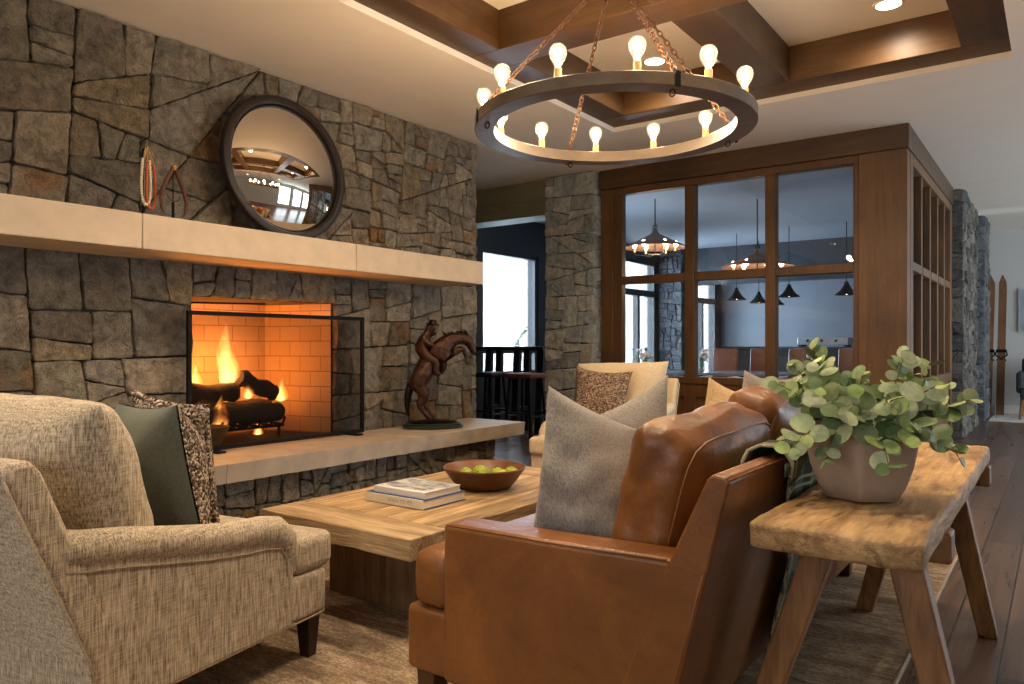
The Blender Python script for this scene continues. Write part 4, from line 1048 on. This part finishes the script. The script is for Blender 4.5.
# bronze statuette
def skin(name, pts, edges, mat, parent, sub=2, root=0):
    me = bpy.data.meshes.new(name); me.from_pydata([p[:3] for p in pts], edges, []); o = bpy.data.objects.new(name, me); COL.objects.link(o); o.parent = parent
    me.materials.append(M[mat]); sk = o.modifiers.new('skin', 'SKIN'); sk.use_smooth_shade = True
    L = me.skin_vertices[0].data if me.skin_vertices else me.attributes.new
    for i, p in enumerate(pts):
        L[i].radius = (p[3], p[4] if len(p) > 4 else p[3]); L[i].use_root = (i == root)
    ss = o.modifiers.new('smooth', 'SUBSURF'); ss.levels = sub; ss.render_levels = sub; return o
def skin_init(me):
    bm = bmesh.new(); bm.from_mesh(me); bm.verts.layers.skin.verify(); bm.to_mesh(me); bm.free()
_old = skin
def skin(name, pts, edges, mat, parent, sub=2, root=0):
    me = bpy.data.meshes.new(name); bm = bmesh.new(); lay = bm.verts.layers.skin.verify(); vs = []
    for i, p in enumerate(pts):
        v = bm.verts.new(p[:3]); s = v[lay]; s.radius = (p[3], p[4] if len(p) > 4 else p[3]); s.use_root = (i == root); vs.append(v)
    for a, b in edges: bm.edges.new((vs[a], vs[b]))
    bm.to_mesh(me); bm.free(); o = bpy.data.objects.new(name, me); COL.objects.link(o); o.parent = parent; me.materials.append(M[mat])
    sk = o.modifiers.new('skin', 'SKIN'); sk.use_smooth_shade = True
    ss = o.modifiers.new('smooth', 'SUBSURF'); ss.levels = sub; ss.render_levels = sub; return o
bz = thing('bronze_statuette', 'dark bronze rearing horse and rider statuette on the hearth end', 'statuette', (-4.06,4.47,0.4555), math.radians(50))
K = 0.0075/4.56*1.07       # zoomed photo pixel to metres
def B(x, y, d=0.0): return ((x-340)*K, d, 0.055+(632-y)*K)
MB().lathe([(0.20,0.0),(0.225,0.006),(0.228,0.022),(0.21,0.027),(0.215,0.034),(0.20,0.042)], 64, mat=Matrix.Diagonal((1.08,0.66,1,1))).build('plinth', 'green_marble', bz, 40)
m = MB().lathe([(0.19,0.041),(0.195,0.05),(0.18,0.058),(0.10,0.066),(0.001,0.064)], 48, mat=Matrix.Diagonal((1.0,0.6,1,1)), mod=lambda t, z: 1+0.03*math.sin(5*t)); m.build('ground_base', 'bronze_dark', bz, 60)
MB().box(0.0,0.06,-0.140,-0.134,0.006,0.02).build('plaque', 'brass', bz)
RS = [1.32]
def H(x, y, r, d=0.0, r2=None): p = B(x, y, d); r *= RS[0]; return (p[0], p[1], p[2], r, r2 or r)
hp = [H(285,445,0.062), H(305,395,0.070), H(335,345,0.074), H(372,308,0.074), H(405,275,0.060), H(440,252,0.046), H(478,250,0.038), H(502,265,0.034), H(520,298,0.026), H(533,330,0.018),   # 0-9 trunk neck head
      H(262,470,0.05,-0.045), H(300,505,0.038,-0.05), H(272,560,0.022,-0.055), H(312,606,0.016,-0.05), H(330,628,0.02,-0.05),   # 10-14 hind near
      H(268,470,0.05,0.045), H(312,500,0.036,0.05), H(292,555,0.022,0.05), H(330,596,0.016,0.05), H(352,622,0.02,0.05),   # 15-19 hind far
      H(385,325,0.042,-0.045), H(432,318,0.026,-0.055), H(472,300,0.020,-0.055), H(490,340,0.014,-0.05), H(497,378,0.017,-0.05),  # 20-24 fore near
      H(378,345,0.040,0.045), H(392,390,0.024,0.05), H(380,418,0.016,0.05), H(366,404,0.013,0.05),  # 25-28
      H(500,247,0.010,-0.015), H(508,247,0.010,0.015)]
he = [(0,1),(1,2),(2,3),(3,4),(4,5),(5,6),(6,7),(7,8),(8,9),(0,10),(10,11),(11,12),(12,13),(13,14),(0,15),(15,16),(16,17),(17,18),(18,19),(3,20),(20,21),(21,22),(22,23),(23,24),(3,25),(25,26),(26,27),(27,28),(6,29),(6,30)]
skin('horse', hp, he, 'bronze', bz)
tl = [H(262,440,0.022), H(238,470,0.026), H(225,520,0.024), H(222,570,0.016), H(230,610,0.007)]
skin('tail', tl, [(i, i+1) for i in range(4)], 'bronze_dark', bz)
mn = MB(); rnd = random.Random(2)
for i in range(16):
    f = i/15; x = lerp(400, 500, f); y = lerp(250, 236, f)
    p = B(x, y+6, rnd.uniform(-0.01,0.01)); q_ = B(x-22+rnd.uniform(-6,6), y-16+rnd.uniform(-10,8), rnd.uniform(-0.03,0.03)); mn.tube([p, ((p[0]+q_[0])/2+0.004, (p[1]+q_[1])/2, (p[2]+q_[2])/2+0.006), q_], [0.014,0.011,0.003], 6)
mn.build('mane', 'bronze_dark', bz, 180)
RS[0] = 1.3
rp = [H(285,352,0.050), H(276,310,0.046), H(284,262,0.052), H(312,232,0.020), H(330,208,0.034), H(334,190,0.034),
      H(318,345,0.036,-0.055), H(352,362,0.026,-0.075), H(345,410,0.020,-0.075), H(368,425,0.018,-0.075),
      H(318,345,0.036,0.055), H(352,362,0.026,0.075), H(345,410,0.020,0.075), H(368,425,0.018,0.075),
      H(292,262,0.026,-0.05), H(330,290,0.018,-0.06), H(375,285,0.014,-0.03),
      H(292,262,0.026,0.05), H(320,238,0.018,0.07), H(362,230,0.013,0.06)]
re_ = [(0,1),(1,2),(2,3),(3,4),(4,5),(0,6),(6,7),(7,8),(8,9),(0,10),(10,11),(11,12),(12,13),(2,14),(14,15),(15,16),(2,17),(17,18),(18,19)]
rd = skin('rider', rp, re_, 'bronze', bz)
hb_ = B(338, 191); MB().lathe([(0.052,-0.004),(0.056,0.002),(0.034,0.005),(0.032,0.026),(0.022,0.036),(0.001,0.038)], 24, (hb_[0],0,hb_[2]), Matrix.Rotation(0.12,4,'Y')).build('hat', 'bronze_dark', rd, 60)
sd_ = MB().soft(0.055, 0.078, 0.018, 0.012, (0,0,0.01), 4, Matrix.Translation(V(B(312,352)))@Matrix.Rotation(-0.9,4,'Y')); sd_.build('saddle', 'bronze_dark', bz, 180)

# ================================================================== CHANDELIER AND CEILING LIGHTS
CX, CY, CR, CZ = -1.744, 3.206, 0.668, 2.150
ch = thing('ring_chandelier', 'large weathered wood ring chandelier with bare bulbs hung on chains', 'chandelier', (CX,CY,CZ))
MB().lathe([(CR-0.092,0.0),(CR,0.0),(CR,0.055),(CR-0.092,0.055),(CR-0.092,0.0)], 128, cap=False).build('wood_ring', 'ring', ch, 40, bevel=0.003)
def chain(a, b, name, r=0.0038, ll=0.038):
    a, b = V(a), V(b); d = (b-a); n = max(2, int(d.length/(ll*0.74))); m = MB(); d.normalize(); u = d.orthogonal().normalized(); w = d.cross(u)
    for i in range(n):
        c = a+(b-a)*((i+0.5)/n); e = (u+w).normalized() if i % 2 else (u-w).normalized(); pts = []
        for k in range(10):
            t = 2*PI*k/10; pts.append(c+d*(ll*0.5*math.cos(t))+e*(ll*0.27*math.sin(t)))
        m.tube(pts, r, 5, True)
    return m.build(name, 'chain', ch, 180)
apex = V((0,0,0.74)); A0 = math.radians(51)
for k in range(4):
    t = A0+k*PI/2; p = V((math.cos(t)*(CR-0.03), math.sin(t)*(CR-0.03), 0.075))
    chain(p, apex+V((math.cos(t)*0.03, math.sin(t)*0.03, 0)), 'chain')
    m = MB(); c, s = math.cos(t), math.sin(t); q = V((c*(CR+0.003), s*(CR+0.003), 0))
    m.bar(q+V((0,0,-0.004)), q+V((0,0,0.06)), 0.022, 0.004, V((c,s,0))); m.tube([V((c*(CR-0.03), s*(CR-0.03), 0.05)), V((c*(CR-0.03), s*(CR-0.03), 0.08))], 0.006, 8)
    e_ = MB(); e_.tube([V((c*(CR-0.046)+0.012*math.cos(a), s*(CR-0.046), -0.014+0.014*math.sin(a))) for a in [i*2*PI/12 for i in range(12)]], 0.003, 5, True)
    br_ = m.build('chain_bracket', 'black_metal', ch, 60); e_.build('eye_ring', 'black_metal', br_, 180)
m = MB(); m.tube([(0.035*math.cos(a), 0.035*math.sin(a), 0.74) for a in [i*2*PI/20 for i in range(20)]], 0.006, 8, True); m.tube([(0,0,0.74+0.035*0),(0,0,0.86)], 0.008, 8); m.lathe([(0.06,0.862),(0.06,0.881)], 24); m.build('ceiling_hook', 'black_metal', ch, 60)
BUL = []
for k in range(12):
    t = math.radians(7.5)+k*PI/6; x, y = math.cos(t)*(CR-0.046), math.sin(t)*(CR-0.046)
    MB().lathe([(0.0165,0.0552),(0.0165,0.105),(0.012,0.107)], 16, (x,y,0)).build('candle_sleeve', 'wax', ch, 60)
    g_ = MB().lathe([(0.012,0.106),(0.014,0.116),(0.022,0.130),(0.033,0.150),(0.0375,0.169),(0.034,0.188),(0.022,0.202),(0.001,0.207)], 20, (x,y,0)).build('bulb', 'bulb_glass', ch, 180)
    fl = MB().lathe([(0.001,0.138),(0.010,0.145),(0.016,0.158),(0.016,0.172),(0.008,0.184),(0.001,0.187)], 10, (x,y,0)).build('filament', 'bulb', g_, 180)
    BUL.append((CX+x, CY+y, CZ+0.16))
def downlight(x, y, z, label, r=0.075):
    t = thing('recessed_light', label, 'ceiling light', (x,y,z), 0, 'recessed ceiling lights')
    MB().lathe([(r+0.018,-0.006),(r+0.020,0.001),(r,0.001),(r,-0.006),(r+0.018,-0.006)], 40, cap=False).build('trim_ring', 'white_trim', t, 40)
    MB().lathe([(r,-0.004),(r,-0.001)], 40).build('lens', 'downlight', t, 60)
    return t
downlight(-0.884, 5.28, 3.2995, 'round recessed light in the coffer panel nearest the dining room corner')
downlight(-2.51, 5.28, 3.2995, 'round recessed light in the coffer panel seen through the chandelier')

# ================================================================== BEYOND: DINING ROOM, BAR, FAR HALL
def cone_pendant(label, loc, dia, hgt, top, bulbs=6):
    t = thing('dining_chandelier', label, 'pendant lamp', loc, 0, 'shaded chandeliers over the dining tables'); r = dia/2
    MB().lathe([(r,0.0),(r-0.004,0.012),(r*0.62,hgt*0.45),(0.05,hgt),(0.03,hgt+0.05),(0.02,hgt+0.05),(0.045,hgt-0.01),(r*0.61,hgt*0.42),(r-0.012,0.010),(r,0.0)], 48, cap=False).build('lamp_shade', SHADE, t, 50)
    m = MB(); m.tube([(0,0,hgt+0.04),(0,0,top-loc[2]-0.02)], 0.008, 8); m.lathe([(0.06,top-loc[2]-0.022),(0.06,top-loc[2]-0.002)], 20); m.tube([(0.03*math.cos(a),0,hgt+0.08+0.03*math.sin(a)) for a in [i*PI/8 for i in range(16)]], 0.006, 6, True)
    m.build('stem', 'black_metal', t, 60)
    a = MB()
    a.tube([(0,0,hgt),(0,0,-0.09)], 0.008, 8)
    for k in range(bulbs):
        c, s = math.cos(k*2*PI/bulbs+0.4), math.sin(k*2*PI/bulbs+0.4)
        a.tube([(0,0,-0.085),(c*r*0.35,s*r*0.35,-0.10),(c*r*0.62,s*r*0.62,-0.085),(c*r*0.66,s*r*0.66,-0.05)], 0.006, 6)
    a.build('arms', 'black_metal', t, 60)
    for k in range(bulbs):
        c, s = math.cos(k*2*PI/bulbs+0.4)*r*0.66, math.sin(k*2*PI/bulbs+0.4)*r*0.66
        MB().lathe([(0.012,-0.05),(0.012,0.0)], 10, (c,s,0)).build('candle_sleeve', 'wax', t, 60)
        MB().lathe([(0.010,0.0),(0.024,0.022),(0.030,0.045),(0.022,0.068),(0.001,0.08)], 14, (c,s,0)).build('bulb', 'bulb_far', t, 180)
    return t
SHADE = plain('lamp_shade_bronze', (120,92,78), 0.45, 0.3); M['bulb_far'] = emit('candle_bulb', (1.0,0.74,0.46,1), 26)
cone_pendant('wide shaded chandelier seen in the window pane nearest the stone column', (-4.15,8.74,2.355), 0.78, 0.18, ZC)
cone_pendant('wide shaded chandelier seen through the middle column of panes', (-3.10,9.50,2.11), 0.88, 0.18, ZC)
p0 = None
for u, (x, y), lb in (('a', (-4.35,12.27), 'black cone pendant first in the row over the bar, nearest the outer windows'), ('b', (-4.34,13.38), 'black cone pendant behind the first one over the bar'), ('c', (-4.29,14.2), 'black cone pendant hanging lowest looking and deepest over the bar'), ('d', (-3.42,12.0), 'black cone pendant nearest the glass in the last column of panes'), ('e', (-2.58,12.0), 'black cone pendant before the wine rack')):
    loc = (x, y, 1.87)
    if p0 is None:
        p0 = thing('cone_pendant', lb, 'pendant lamp', loc, 0, 'small cone pendants over the bar')
        MB().lathe([(0.165,0.0),(0.16,0.01),(0.09,0.07),(0.04,0.15),(0.025,0.2),(0.02,0.2),(0.035,0.145),(0.085,0.066),(0.155,0.006)], 32, cap=False).build('lamp_shade', 'black_metal', p0, 50)
        m = MB(); m.tube([(0,0,0.19),(0,0,ZC-1.87-0.02)], 0.006, 8); m.lathe([(0.05,ZC-1.87-0.022),(0.05,ZC-1.87-0.002)], 16); m.build('stem', 'black_metal', p0, 60)
        MB().lathe([(0.01,0.07),(0.03,0.05),(0.032,0.03),(0.02,0.012),(0.001,0.008)], 14).build('bulb', 'bulb_far', p0, 180)
    else: copy_tree(p0, loc, 0, lb)
# dining tables and chairs
for x0, x1, y0, y1, lb in ((-4.9,-3.95,8.9,9.8,'dining table nearest the stone column behind the glass'), (-3.75,-2.75,9.1,10.0,'dining table behind the middle panes'), (-2.5,-1.5,9.2,10.1,'dining table behind the panes nearest the wood corner post')):
    t = thing('dining_table', lb, 'dining table', ((x0+x1)/2,(y0+y1)/2,0), 0, 'dining tables behind the glass'); hx, hy = (x1-x0)/2, (y1-y0)/2
    MB().box(-hx,hx,-hy,hy,0.735,0.77).build('table_top', 'table_glaze', t, bevel=0.004)
    MB().lathe([(0.28,0.0),(0.28,0.02),(0.05,0.05),(0.045,0.70),(0.2,0.733)], 24).build('pedestal', 'black_metal', t, 50)
def dchair(loc, rz, lb, first=[None]):
    if first[0] is None:
        t = thing('dining_chair', lb, 'dining chair', loc, rz, 'brown leather dining chairs behind the glass'); first[0] = t
        MB().soft(0.185,0.22,0.05,0.03,(0,0,0.01),4,Matrix.Translation((0,0,0.45))).build('seat', 'chair_brown', t, 180)
        MB().soft(0.19,0.035,0.29,0.03,(0,0.01,0),5,Matrix.Translation((0,0.24,0.78))@Matrix.Rotation(-0.12,4,'X')).build('backrest', 'chair_brown', t, 180)
        for s in (-1,1): MB().soft(0.02,0.24,0.12,0.015,(0,0,0),3,Matrix.Translation((s*0.208,0.02,0.54))).build('arm', 'white_seat', t, 180)
        for s in (-1,1):
            for y in (-0.2,0.2): MB().tube([(s*0.17,y,0.40),(s*0.18,y*1.1,0.001)], [0.018,0.012], 8).build('leg', 'dark_leg', t, 60)
    else: copy_tree(first[0], loc, rz, lb)
for (x, y), lb in (((-4.05,10.70), 'brown leather dining chair before the outer window, beside the frame post'), ((-3.58,10.98), 'brown leather dining chair at the edge of the middle panes, under the bar lamps'), ((-3.08,11.2), 'brown leather dining chair behind the flower vase in the last panes'), ((-2.45,11.5), 'brown leather dining chair before the wine rack')):
    dchair((x, y, 0), 0.0, lb)
def vase(loc, lb, first=[None]):
    if first[0] is None:
        t = thing('flower_vase', lb, 'vase of flowers', loc, 0, 'small flower vases on the dining tables'); first[0] = t
        MB().lathe([(0.035,0.001),(0.042,0.01),(0.042,0.12),(0.036,0.14)], 20, cap=False).build('vase', 'vase', t, 50)
        s = MB(); f = MB(); l = MB(); rnd = random.Random(5)
        for i in range(16):
            a = rnd.uniform(0,2*PI); r = rnd.uniform(0.02,0.11); z = rnd.uniform(0.19,0.29)
            s.tube([(0,0,0.02),(r*0.3*math.cos(a),r*0.3*math.sin(a),0.13),(r*math.cos(a),r*math.sin(a),z)], 0.003, 5)
            if i % 2: f.sph((r*math.cos(a),r*math.sin(a),z), rnd.uniform(0.020,0.034), 10, 6)
            for k in range(2):
                b = a+rnd.uniform(-1,1); p = V((r*1.1*math.cos(b), r*1.1*math.sin(b), z-0.06)); l.add([p, p+V((0.02,0.01,0.02)), p+V((0.05*math.cos(b),0.05*math.sin(b),0.02)), p+V((-0.01,0.02,0.02))], [(0,1,2,3)])
        s.build('stems', 'leafgreen', t, 180); l.build('leaves', 'leafgreen', t); f.build('blooms', 'petal', t, 180)
    else: copy_tree(first[0], loc, 1.0, lb)
for (x, y), lb in (((-4.55,9.25), 'vase of pale flowers behind the panes nearest the stone column'), ((-3.70,9.15), 'vase of flowers at the inner edge of the middle panes'), ((-2.42,9.25), 'vase of pale pink flowers in the last column of panes'), ((-1.80,9.40), 'vase of flowers just behind the eucalyptus by the corner post')):
    vase((x, y, 0.7705), lb)
# bar counter and wine rack
bc = thing('bar_counter', 'long dark bar counter at the back of the dining room', 'bar counter', (0,0,0))
MB().box(-5.3,-1.25,14.45,15.1,0,1.04).build('bar_front', 'navy', bc); MB().box(-5.4,-1.2,14.38,15.15,1.041,1.09).build('bar_top', 'slate', bc, bevel=0.005)
wr = thing('wine_rack', 'tall dark wooden wine rack behind the bar', 'wine rack', (0,0,0)); m = MB()
x0, x1, y0, y1 = -2.55, -1.85, 16.3, 16.75
for x in (x0, x1-0.05): m.box(x, x+0.05, y0, y1, 0, 2.45)
m.box(x0+0.05, x1-0.05, y1-0.03, y1, 0, 2.45)
for i in range(9): m.box(x0+0.05, x1-0.05, y0, y1-0.03, 0.9+i*0.19, 0.92+i*0.19)
m.build('rack_frame', 'beam_z', wr)
w0 = None
for i in range(7):
    for j in range(4):
        loc = (x0+0.13+j*0.145, 16.3, 0.92+i*0.19+0.041); lb = 'dark wine bottle lying in the wooden wine rack, only its foil end showing'
        if w0 is None:
            w0 = MB().lathe([(0.001,0.30),(0.038,0.30),(0.04,0.29),(0.04,0.10),(0.016,0.06),(0.015,0.0),(0.001,0.0)], 14, mat=Matrix.Rotation(-PI/2,4,'X')).build('wine_bottle', 'dark_glass', None, 60)
            tag(w0, lb, 'wine bottle', 'wine bottles in the rack'); w0.location = loc
        else: copy_tree(w0, loc, 0)
em = thing('espresso_machine', 'low steel machine standing on the bar counter', 'coffee machine', (-3.55,14.75,1.0905))
MB().box(-0.45,0.45,-0.2,0.2,0.03,0.17).build('machine_body', 'steel', em, bevel=0.01)
for x in (-0.4,0.4): MB().box(x-0.03,x+0.03,-0.18,0.18,0,0.03).build('foot', 'black_metal', em)
m = MB()
for x in (-0.25,0.0,0.25): m.tube([(x,-0.2,0.12),(x,-0.27,0.10)], 0.018, 8)
m.build('spouts', 'black_metal', em, 60)

# bar table and stools past the chimney
bt = thing('bar_table', 'black bar height table by the bright window past the chimney', 'bar table', (0,0,0))
MB().box(-6.33,-5.18,7.72,8.10,1.05,1.10).build('table_top', 'black_paint', bt, bevel=0.004)
for x in (-6.08, -5.62, -5.25):
    m = MB(); m.bar((x-0.04,7.78,0.0),(x,7.80,1.05),0.09,0.06); m.bar((x-0.04,8.04,0.0),(x,8.02,1.05),0.09,0.06); m.bar((x-0.02,7.79,0.3),(x-0.02,8.03,0.3),0.05,0.04); m.build('trestle', 'black_paint', bt)
tag(MB().lathe([(0.035,0.0005),(0.04,0.005),(0.03,0.06),(0.018,0.085),(0.02,0.09)], 16, (-5.72,7.92,1.1005)).build('bud_vase', 'vase', None, 50), 'small glass bud vase on the black bar table', 'vase')
sp = MB(); rnd = random.Random(8)
for i in range(5):
    a = rnd.uniform(0,2*PI); p = V((-5.72,7.92,1.12)); q_ = p+V((0.10*math.cos(a),0.10*math.sin(a),rnd.uniform(0.14,0.24))); sp.tube([p,(p+q_)/2+V((0,0,0.03)),q_], 0.004, 5)
    for k in range(3): c = p.lerp(q_,0.6+0.2*k); sp.add([c, c+V((0.03,0.02,0.02)), c+V((0.06,0,0.03)), c+V((0.03,-0.02,0.02))], [(0,1,2,3)])
tag(sp.build('leafy_sprig', 'leafgreen', None), 'leafy green sprig standing in the bud vase on the bar table', 'sprig')
def stool(loc, lb, seat, first=[None]):
    t = thing('bar_stool', lb, 'bar stool', loc, 0, 'bar stools at the black table')
    MB().soft(0.19,0.18,0.03,0.02,(0,0,0.008),4,Matrix.Translation((0,0,0.75))).build('seat', seat, t, 180)
    for s in (-1,1):
        for y in (-1,1): MB().bar((s*0.19,y*0.18,0.0),(s*0.14,y*0.13,0.72),0.035,0.035).build('leg', 'black_paint', t)
    m = MB()
    for s in (-1,1): m.bar((s*0.172,-0.16,0.26),(s*0.172,0.16,0.26),0.022,0.022); m.bar((-0.172,s*0.163,0.30),(0.172,s*0.163,0.30),0.022,0.022)
    m.build('footrest', 'black_paint', t)
stool((-5.22,7.42,0), 'bar stool with a brown seat beside the stone column', 'chair_brown')
stool((-5.80,7.42,0), 'black bar stool under the bright window', 'black_paint')

# far hall: skis, art, armchair, pale rug
def ski(x, yb, lean, lb):
    t = thing('wooden_ski', lb, 'ski', (x,14.0,0.001), 0, 'old wooden skis against the pale wall'); m = MB(); n = 20; vs = []
    for i in range(n+1):
        f = i/n; z = 2.24*f; y = 0.45-(1-f)*0.30-(0.16*((f-0.88)/0.12)**2 if f > 0.88 else 0)-0.0
        hw = 0.055*(1 if f < 0.93 else max(0.12, 1-((f-0.93)/0.07)**2*0.95)); xo = lean*f
        vs += [(xo-hw,y-0.018,z),(xo+hw,y-0.018,z),(xo+hw,y,z),(xo-hw,y,z)]
    fs = [(3,2,1,0),(4*n,4*n+1,4*n+2,4*n+3)]+[(4*i+k,4*i+(k+1)%4,4*i+4+(k+1)%4,4*i+4+k) for i in range(n) for k in range(4)]
    m.add(vs, fs).build('ski_body', 'ski', t, 40)
    b = MB(); b.box(lean*0.5-0.07,lean*0.5+0.07,0.24,0.28,1.00,1.05); b.box(lean*0.5-0.065,lean*0.5+0.065,0.25,0.275,0.86,0.89); b.tube([(lean*0.5-0.06,0.27,1.04),(lean*0.5-0.08,0.20,0.96),(lean*0.5+0.0,0.19,0.90),(lean*0.5+0.08,0.2,0.96),(lean*0.5+0.06,0.27,1.04)], 0.012, 6)
    b.build('binding', 'black_metal', t, 60)
ski(-0.94, 0, 0.04, 'old wooden ski with a tip bent toward the stone pier')
ski(-0.77, 0, 0.03, 'old wooden ski nearest the slate armchair')
MB_ = thing('framed_art', 'muted blue grey canvas on the pale far wall', 'picture', (-0.17,14.57,1.68))
MB().box(-0.35,0.35,0.0,0.028,-0.33,0.33).build('canvas', 'canvas', MB_); m = MB()
for a in ((-0.37,-0.35,-0.35,0.35),(0.35,0.37,-0.35,0.35)): m.box(a[0],a[1],-0.01,0.028,a[2],a[3])
m.box(-0.35,0.35,-0.01,0.028,0.33,0.35); m.box(-0.35,0.35,-0.01,0.028,-0.35,-0.33); m.build('picture_frame', 'steel', MB_)
ac = thing('occasional_chair', 'dark slate armchair with brown legs by the pale far wall', 'armchair', (-0.12,13.75,0), 0)
MB().soft(0.36,0.36,0.09,0.04,(0,0,0.02),5,Matrix.Translation((0,0,0.40))).build('seat', 'slate', ac, 180)
MB().soft(0.36,0.06,0.26,0.05,(0,0.02,0),5,Matrix.Translation((0,0.33,0.66))@Matrix.Rotation(-0.15,4,'X')).build('backrest', 'slate', ac, 180)
for s in (-1,1): MB().soft(0.05,0.34,0.16,0.045,(0,0,0),5,Matrix.Translation((s*0.36,0.02,0.56))).build('arm', 'slate', ac, 180)
for s in (-1,1):
    for y in (-0.3,0.3): MB().tube([(s*0.33,y,0.33),(s*0.36,y*1.08,0.010)], [0.026,0.016], 8).build('leg', 'ski', ac, 60)
tag(pillow((-0.40,13.58,0.515),(-0.02,13.58,0.515),(-0.05,13.76,0.88),(-0.43,13.74,0.90),0.16,16,0.08,0.004,31).build('tan_pillow', 'burlap', None, 180), 'tan pillow on the dark slate armchair by the far wall', 'pillow')
tag(MB().box(-0.85,2.6,13.0,14.56,0.0005,0.010).build('pale_rug', 'pale_rug'), 'pale rug before the far wall under the skis', 'rug')

# ================================================================== LIGHT
def area(name, loc, rot, sx, sy, power, col):
    l = bpy.data.lights.new(name, 'AREA'); l.shape = 'RECTANGLE'; l.size = sx; l.size_y = sy; l.energy = power; l.color = col
    o = bpy.data.objects.new(name, l); COL.objects.link(o); o.location = loc; o.rotation_euler = rot; return o
def spot(name, loc, power, col, ang=100, blend=0.6, r=0.06):
    l = bpy.data.lights.new(name, 'SPOT'); l.energy = power; l.color = col; l.spot_size = math.radians(ang); l.spot_blend = blend; l.shadow_soft_size = r
    o = bpy.data.objects.new(name, l); COL.objects.link(o); o.location = loc; return o
def point(name, loc, power, col, r=0.05):
    l = bpy.data.lights.new(name, 'POINT'); l.energy = power; l.color = col; l.shadow_soft_size = r
    o = bpy.data.objects.new(name, l); COL.objects.link(o); o.location = loc; return o
WARMC = (1.0, 0.78, 0.54); DAY = (0.62, 0.81, 1.0)
for (x, y) in ((-0.884,5.28), (-2.51,5.28)): spot('downlight_lamp', (x,y,3.285), 80, WARMC, 165, 1.0)
UNSEEN = [(-2.51,2.75,3.2995),(-0.884,2.75,3.2995),(-2.51,1.2,3.2995),(-0.884,1.2,3.2995),(-2.3,-0.9,2.9995),(-0.6,-1.2,2.9995),(-3.4,-0.4,2.9995),(1.4,2.0,2.9995),(1.4,5.0,2.9995),(1.4,-1.0,2.9995)]  # unseen recessed lights added to light the seating and foreground
UL = ['in the coffer panel over the coffee table','in the coffer panel over the sofa','in the coffer panel over the tweed armchair','in the coffer panel nearest the viewer','behind the tweed armchair','behind the viewer','beside the chimney wall behind the armchair','over the walkway near the console','over the walkway near the dining room corner','over the walkway behind the viewer']
UP = [100,100,105,95,85,25,85,18,18,10]
for (x, y, z), s, pw in zip(UNSEEN, UL, UP):
    downlight(x, y, z, 'added unseen round recessed light '+s); spot('downlight_lamp', (x,y,z-0.015), pw, WARMC, 130, 0.8)
for p in BUL: point('bulb_lamp', p, 9.5, (1.0,0.70,0.40), 0.03)
# fire
for p, e in (((-4.76,3.03,0.98), 17), ((-4.74,3.28,0.84), 8), ((-4.66,2.90,0.66), 4)): point('fire_glow', p, e, (1.0,0.33,0.06), 0.09)
# daylight at the windows, fill at the added rear ones
for (a, c) in wy: area('window_daylight', (RX-0.02,(a+c)/2,1.48), (0,PI/2,0), 2.2, c-a-0.1, 45, DAY)
for (a, c) in ro: area('window_daylight', ((a+c)/2,-3.58,1.75), (-PI/2,0,0), c-a-0.1, 1.6, 15, (1.0,0.93,0.84))  # frontal fill through the added rear windows
for i, (a, c) in enumerate(ops): area('window_daylight', (EX-0.25,(a+c)/2,1.6), (0,-PI/2,0), 2.2, c-a, (180,230,230)[i], DAY)
# dining room lamps
for p in ((-4.15,8.74,2.30), (-3.10,9.50,2.05)): point('chandelier_lamp', p, 20, WARMC, 0.12)
for p in ((-4.35,12.27,1.86), (-3.42,12.0,1.86), (-2.58,12.0,1.86)): spot('pendant_lamp', p, 8, WARMC, 130, 0.5)

wd = bpy.data.worlds.new('overcast_snow_sky'); S.world = wd; wd.use_nodes = True
bg = wd.node_tree.nodes['Background']; bg.inputs[0].default_value = (0.86,0.93,1.0,1); bg.inputs[1].default_value = 3.2

cam = bpy.data.cameras.new('camera'); co_ = bpy.data.objects.new('camera', cam); COL.objects.link(co_)
cam.sensor_width = 36; cam.lens = 748/1024*36; cam.shift_y = 3/1024; cam.clip_start = 0.05
co_.location = (0,0,1.12); co_.rotation_euler = (PI/2, 0, math.atan2(548,748)); S.camera = co_
S.view_settings.view_transform = 'Standard'; S.view_settings.look = 'None'; S.view_settings.exposure = 0.47; S.view_settings.gamma = 1.0
S.view_settings.use_curve_mapping = False
S.cycles.use_denoising = True; S.cycles.max_bounces = 7; S.cycles.diffuse_bounces = 4; S.cycles.glossy_bounces = 4; S.cycles.transparent_max_bounces = 12
S.cycles.caustics_reflective = False; S.cycles.caustics_refractive = False; S.cycles.sample_clamp_indirect = 6.0
S.cycles.volume_step_rate = 1.0; S.cycles.volume_max_steps = 64
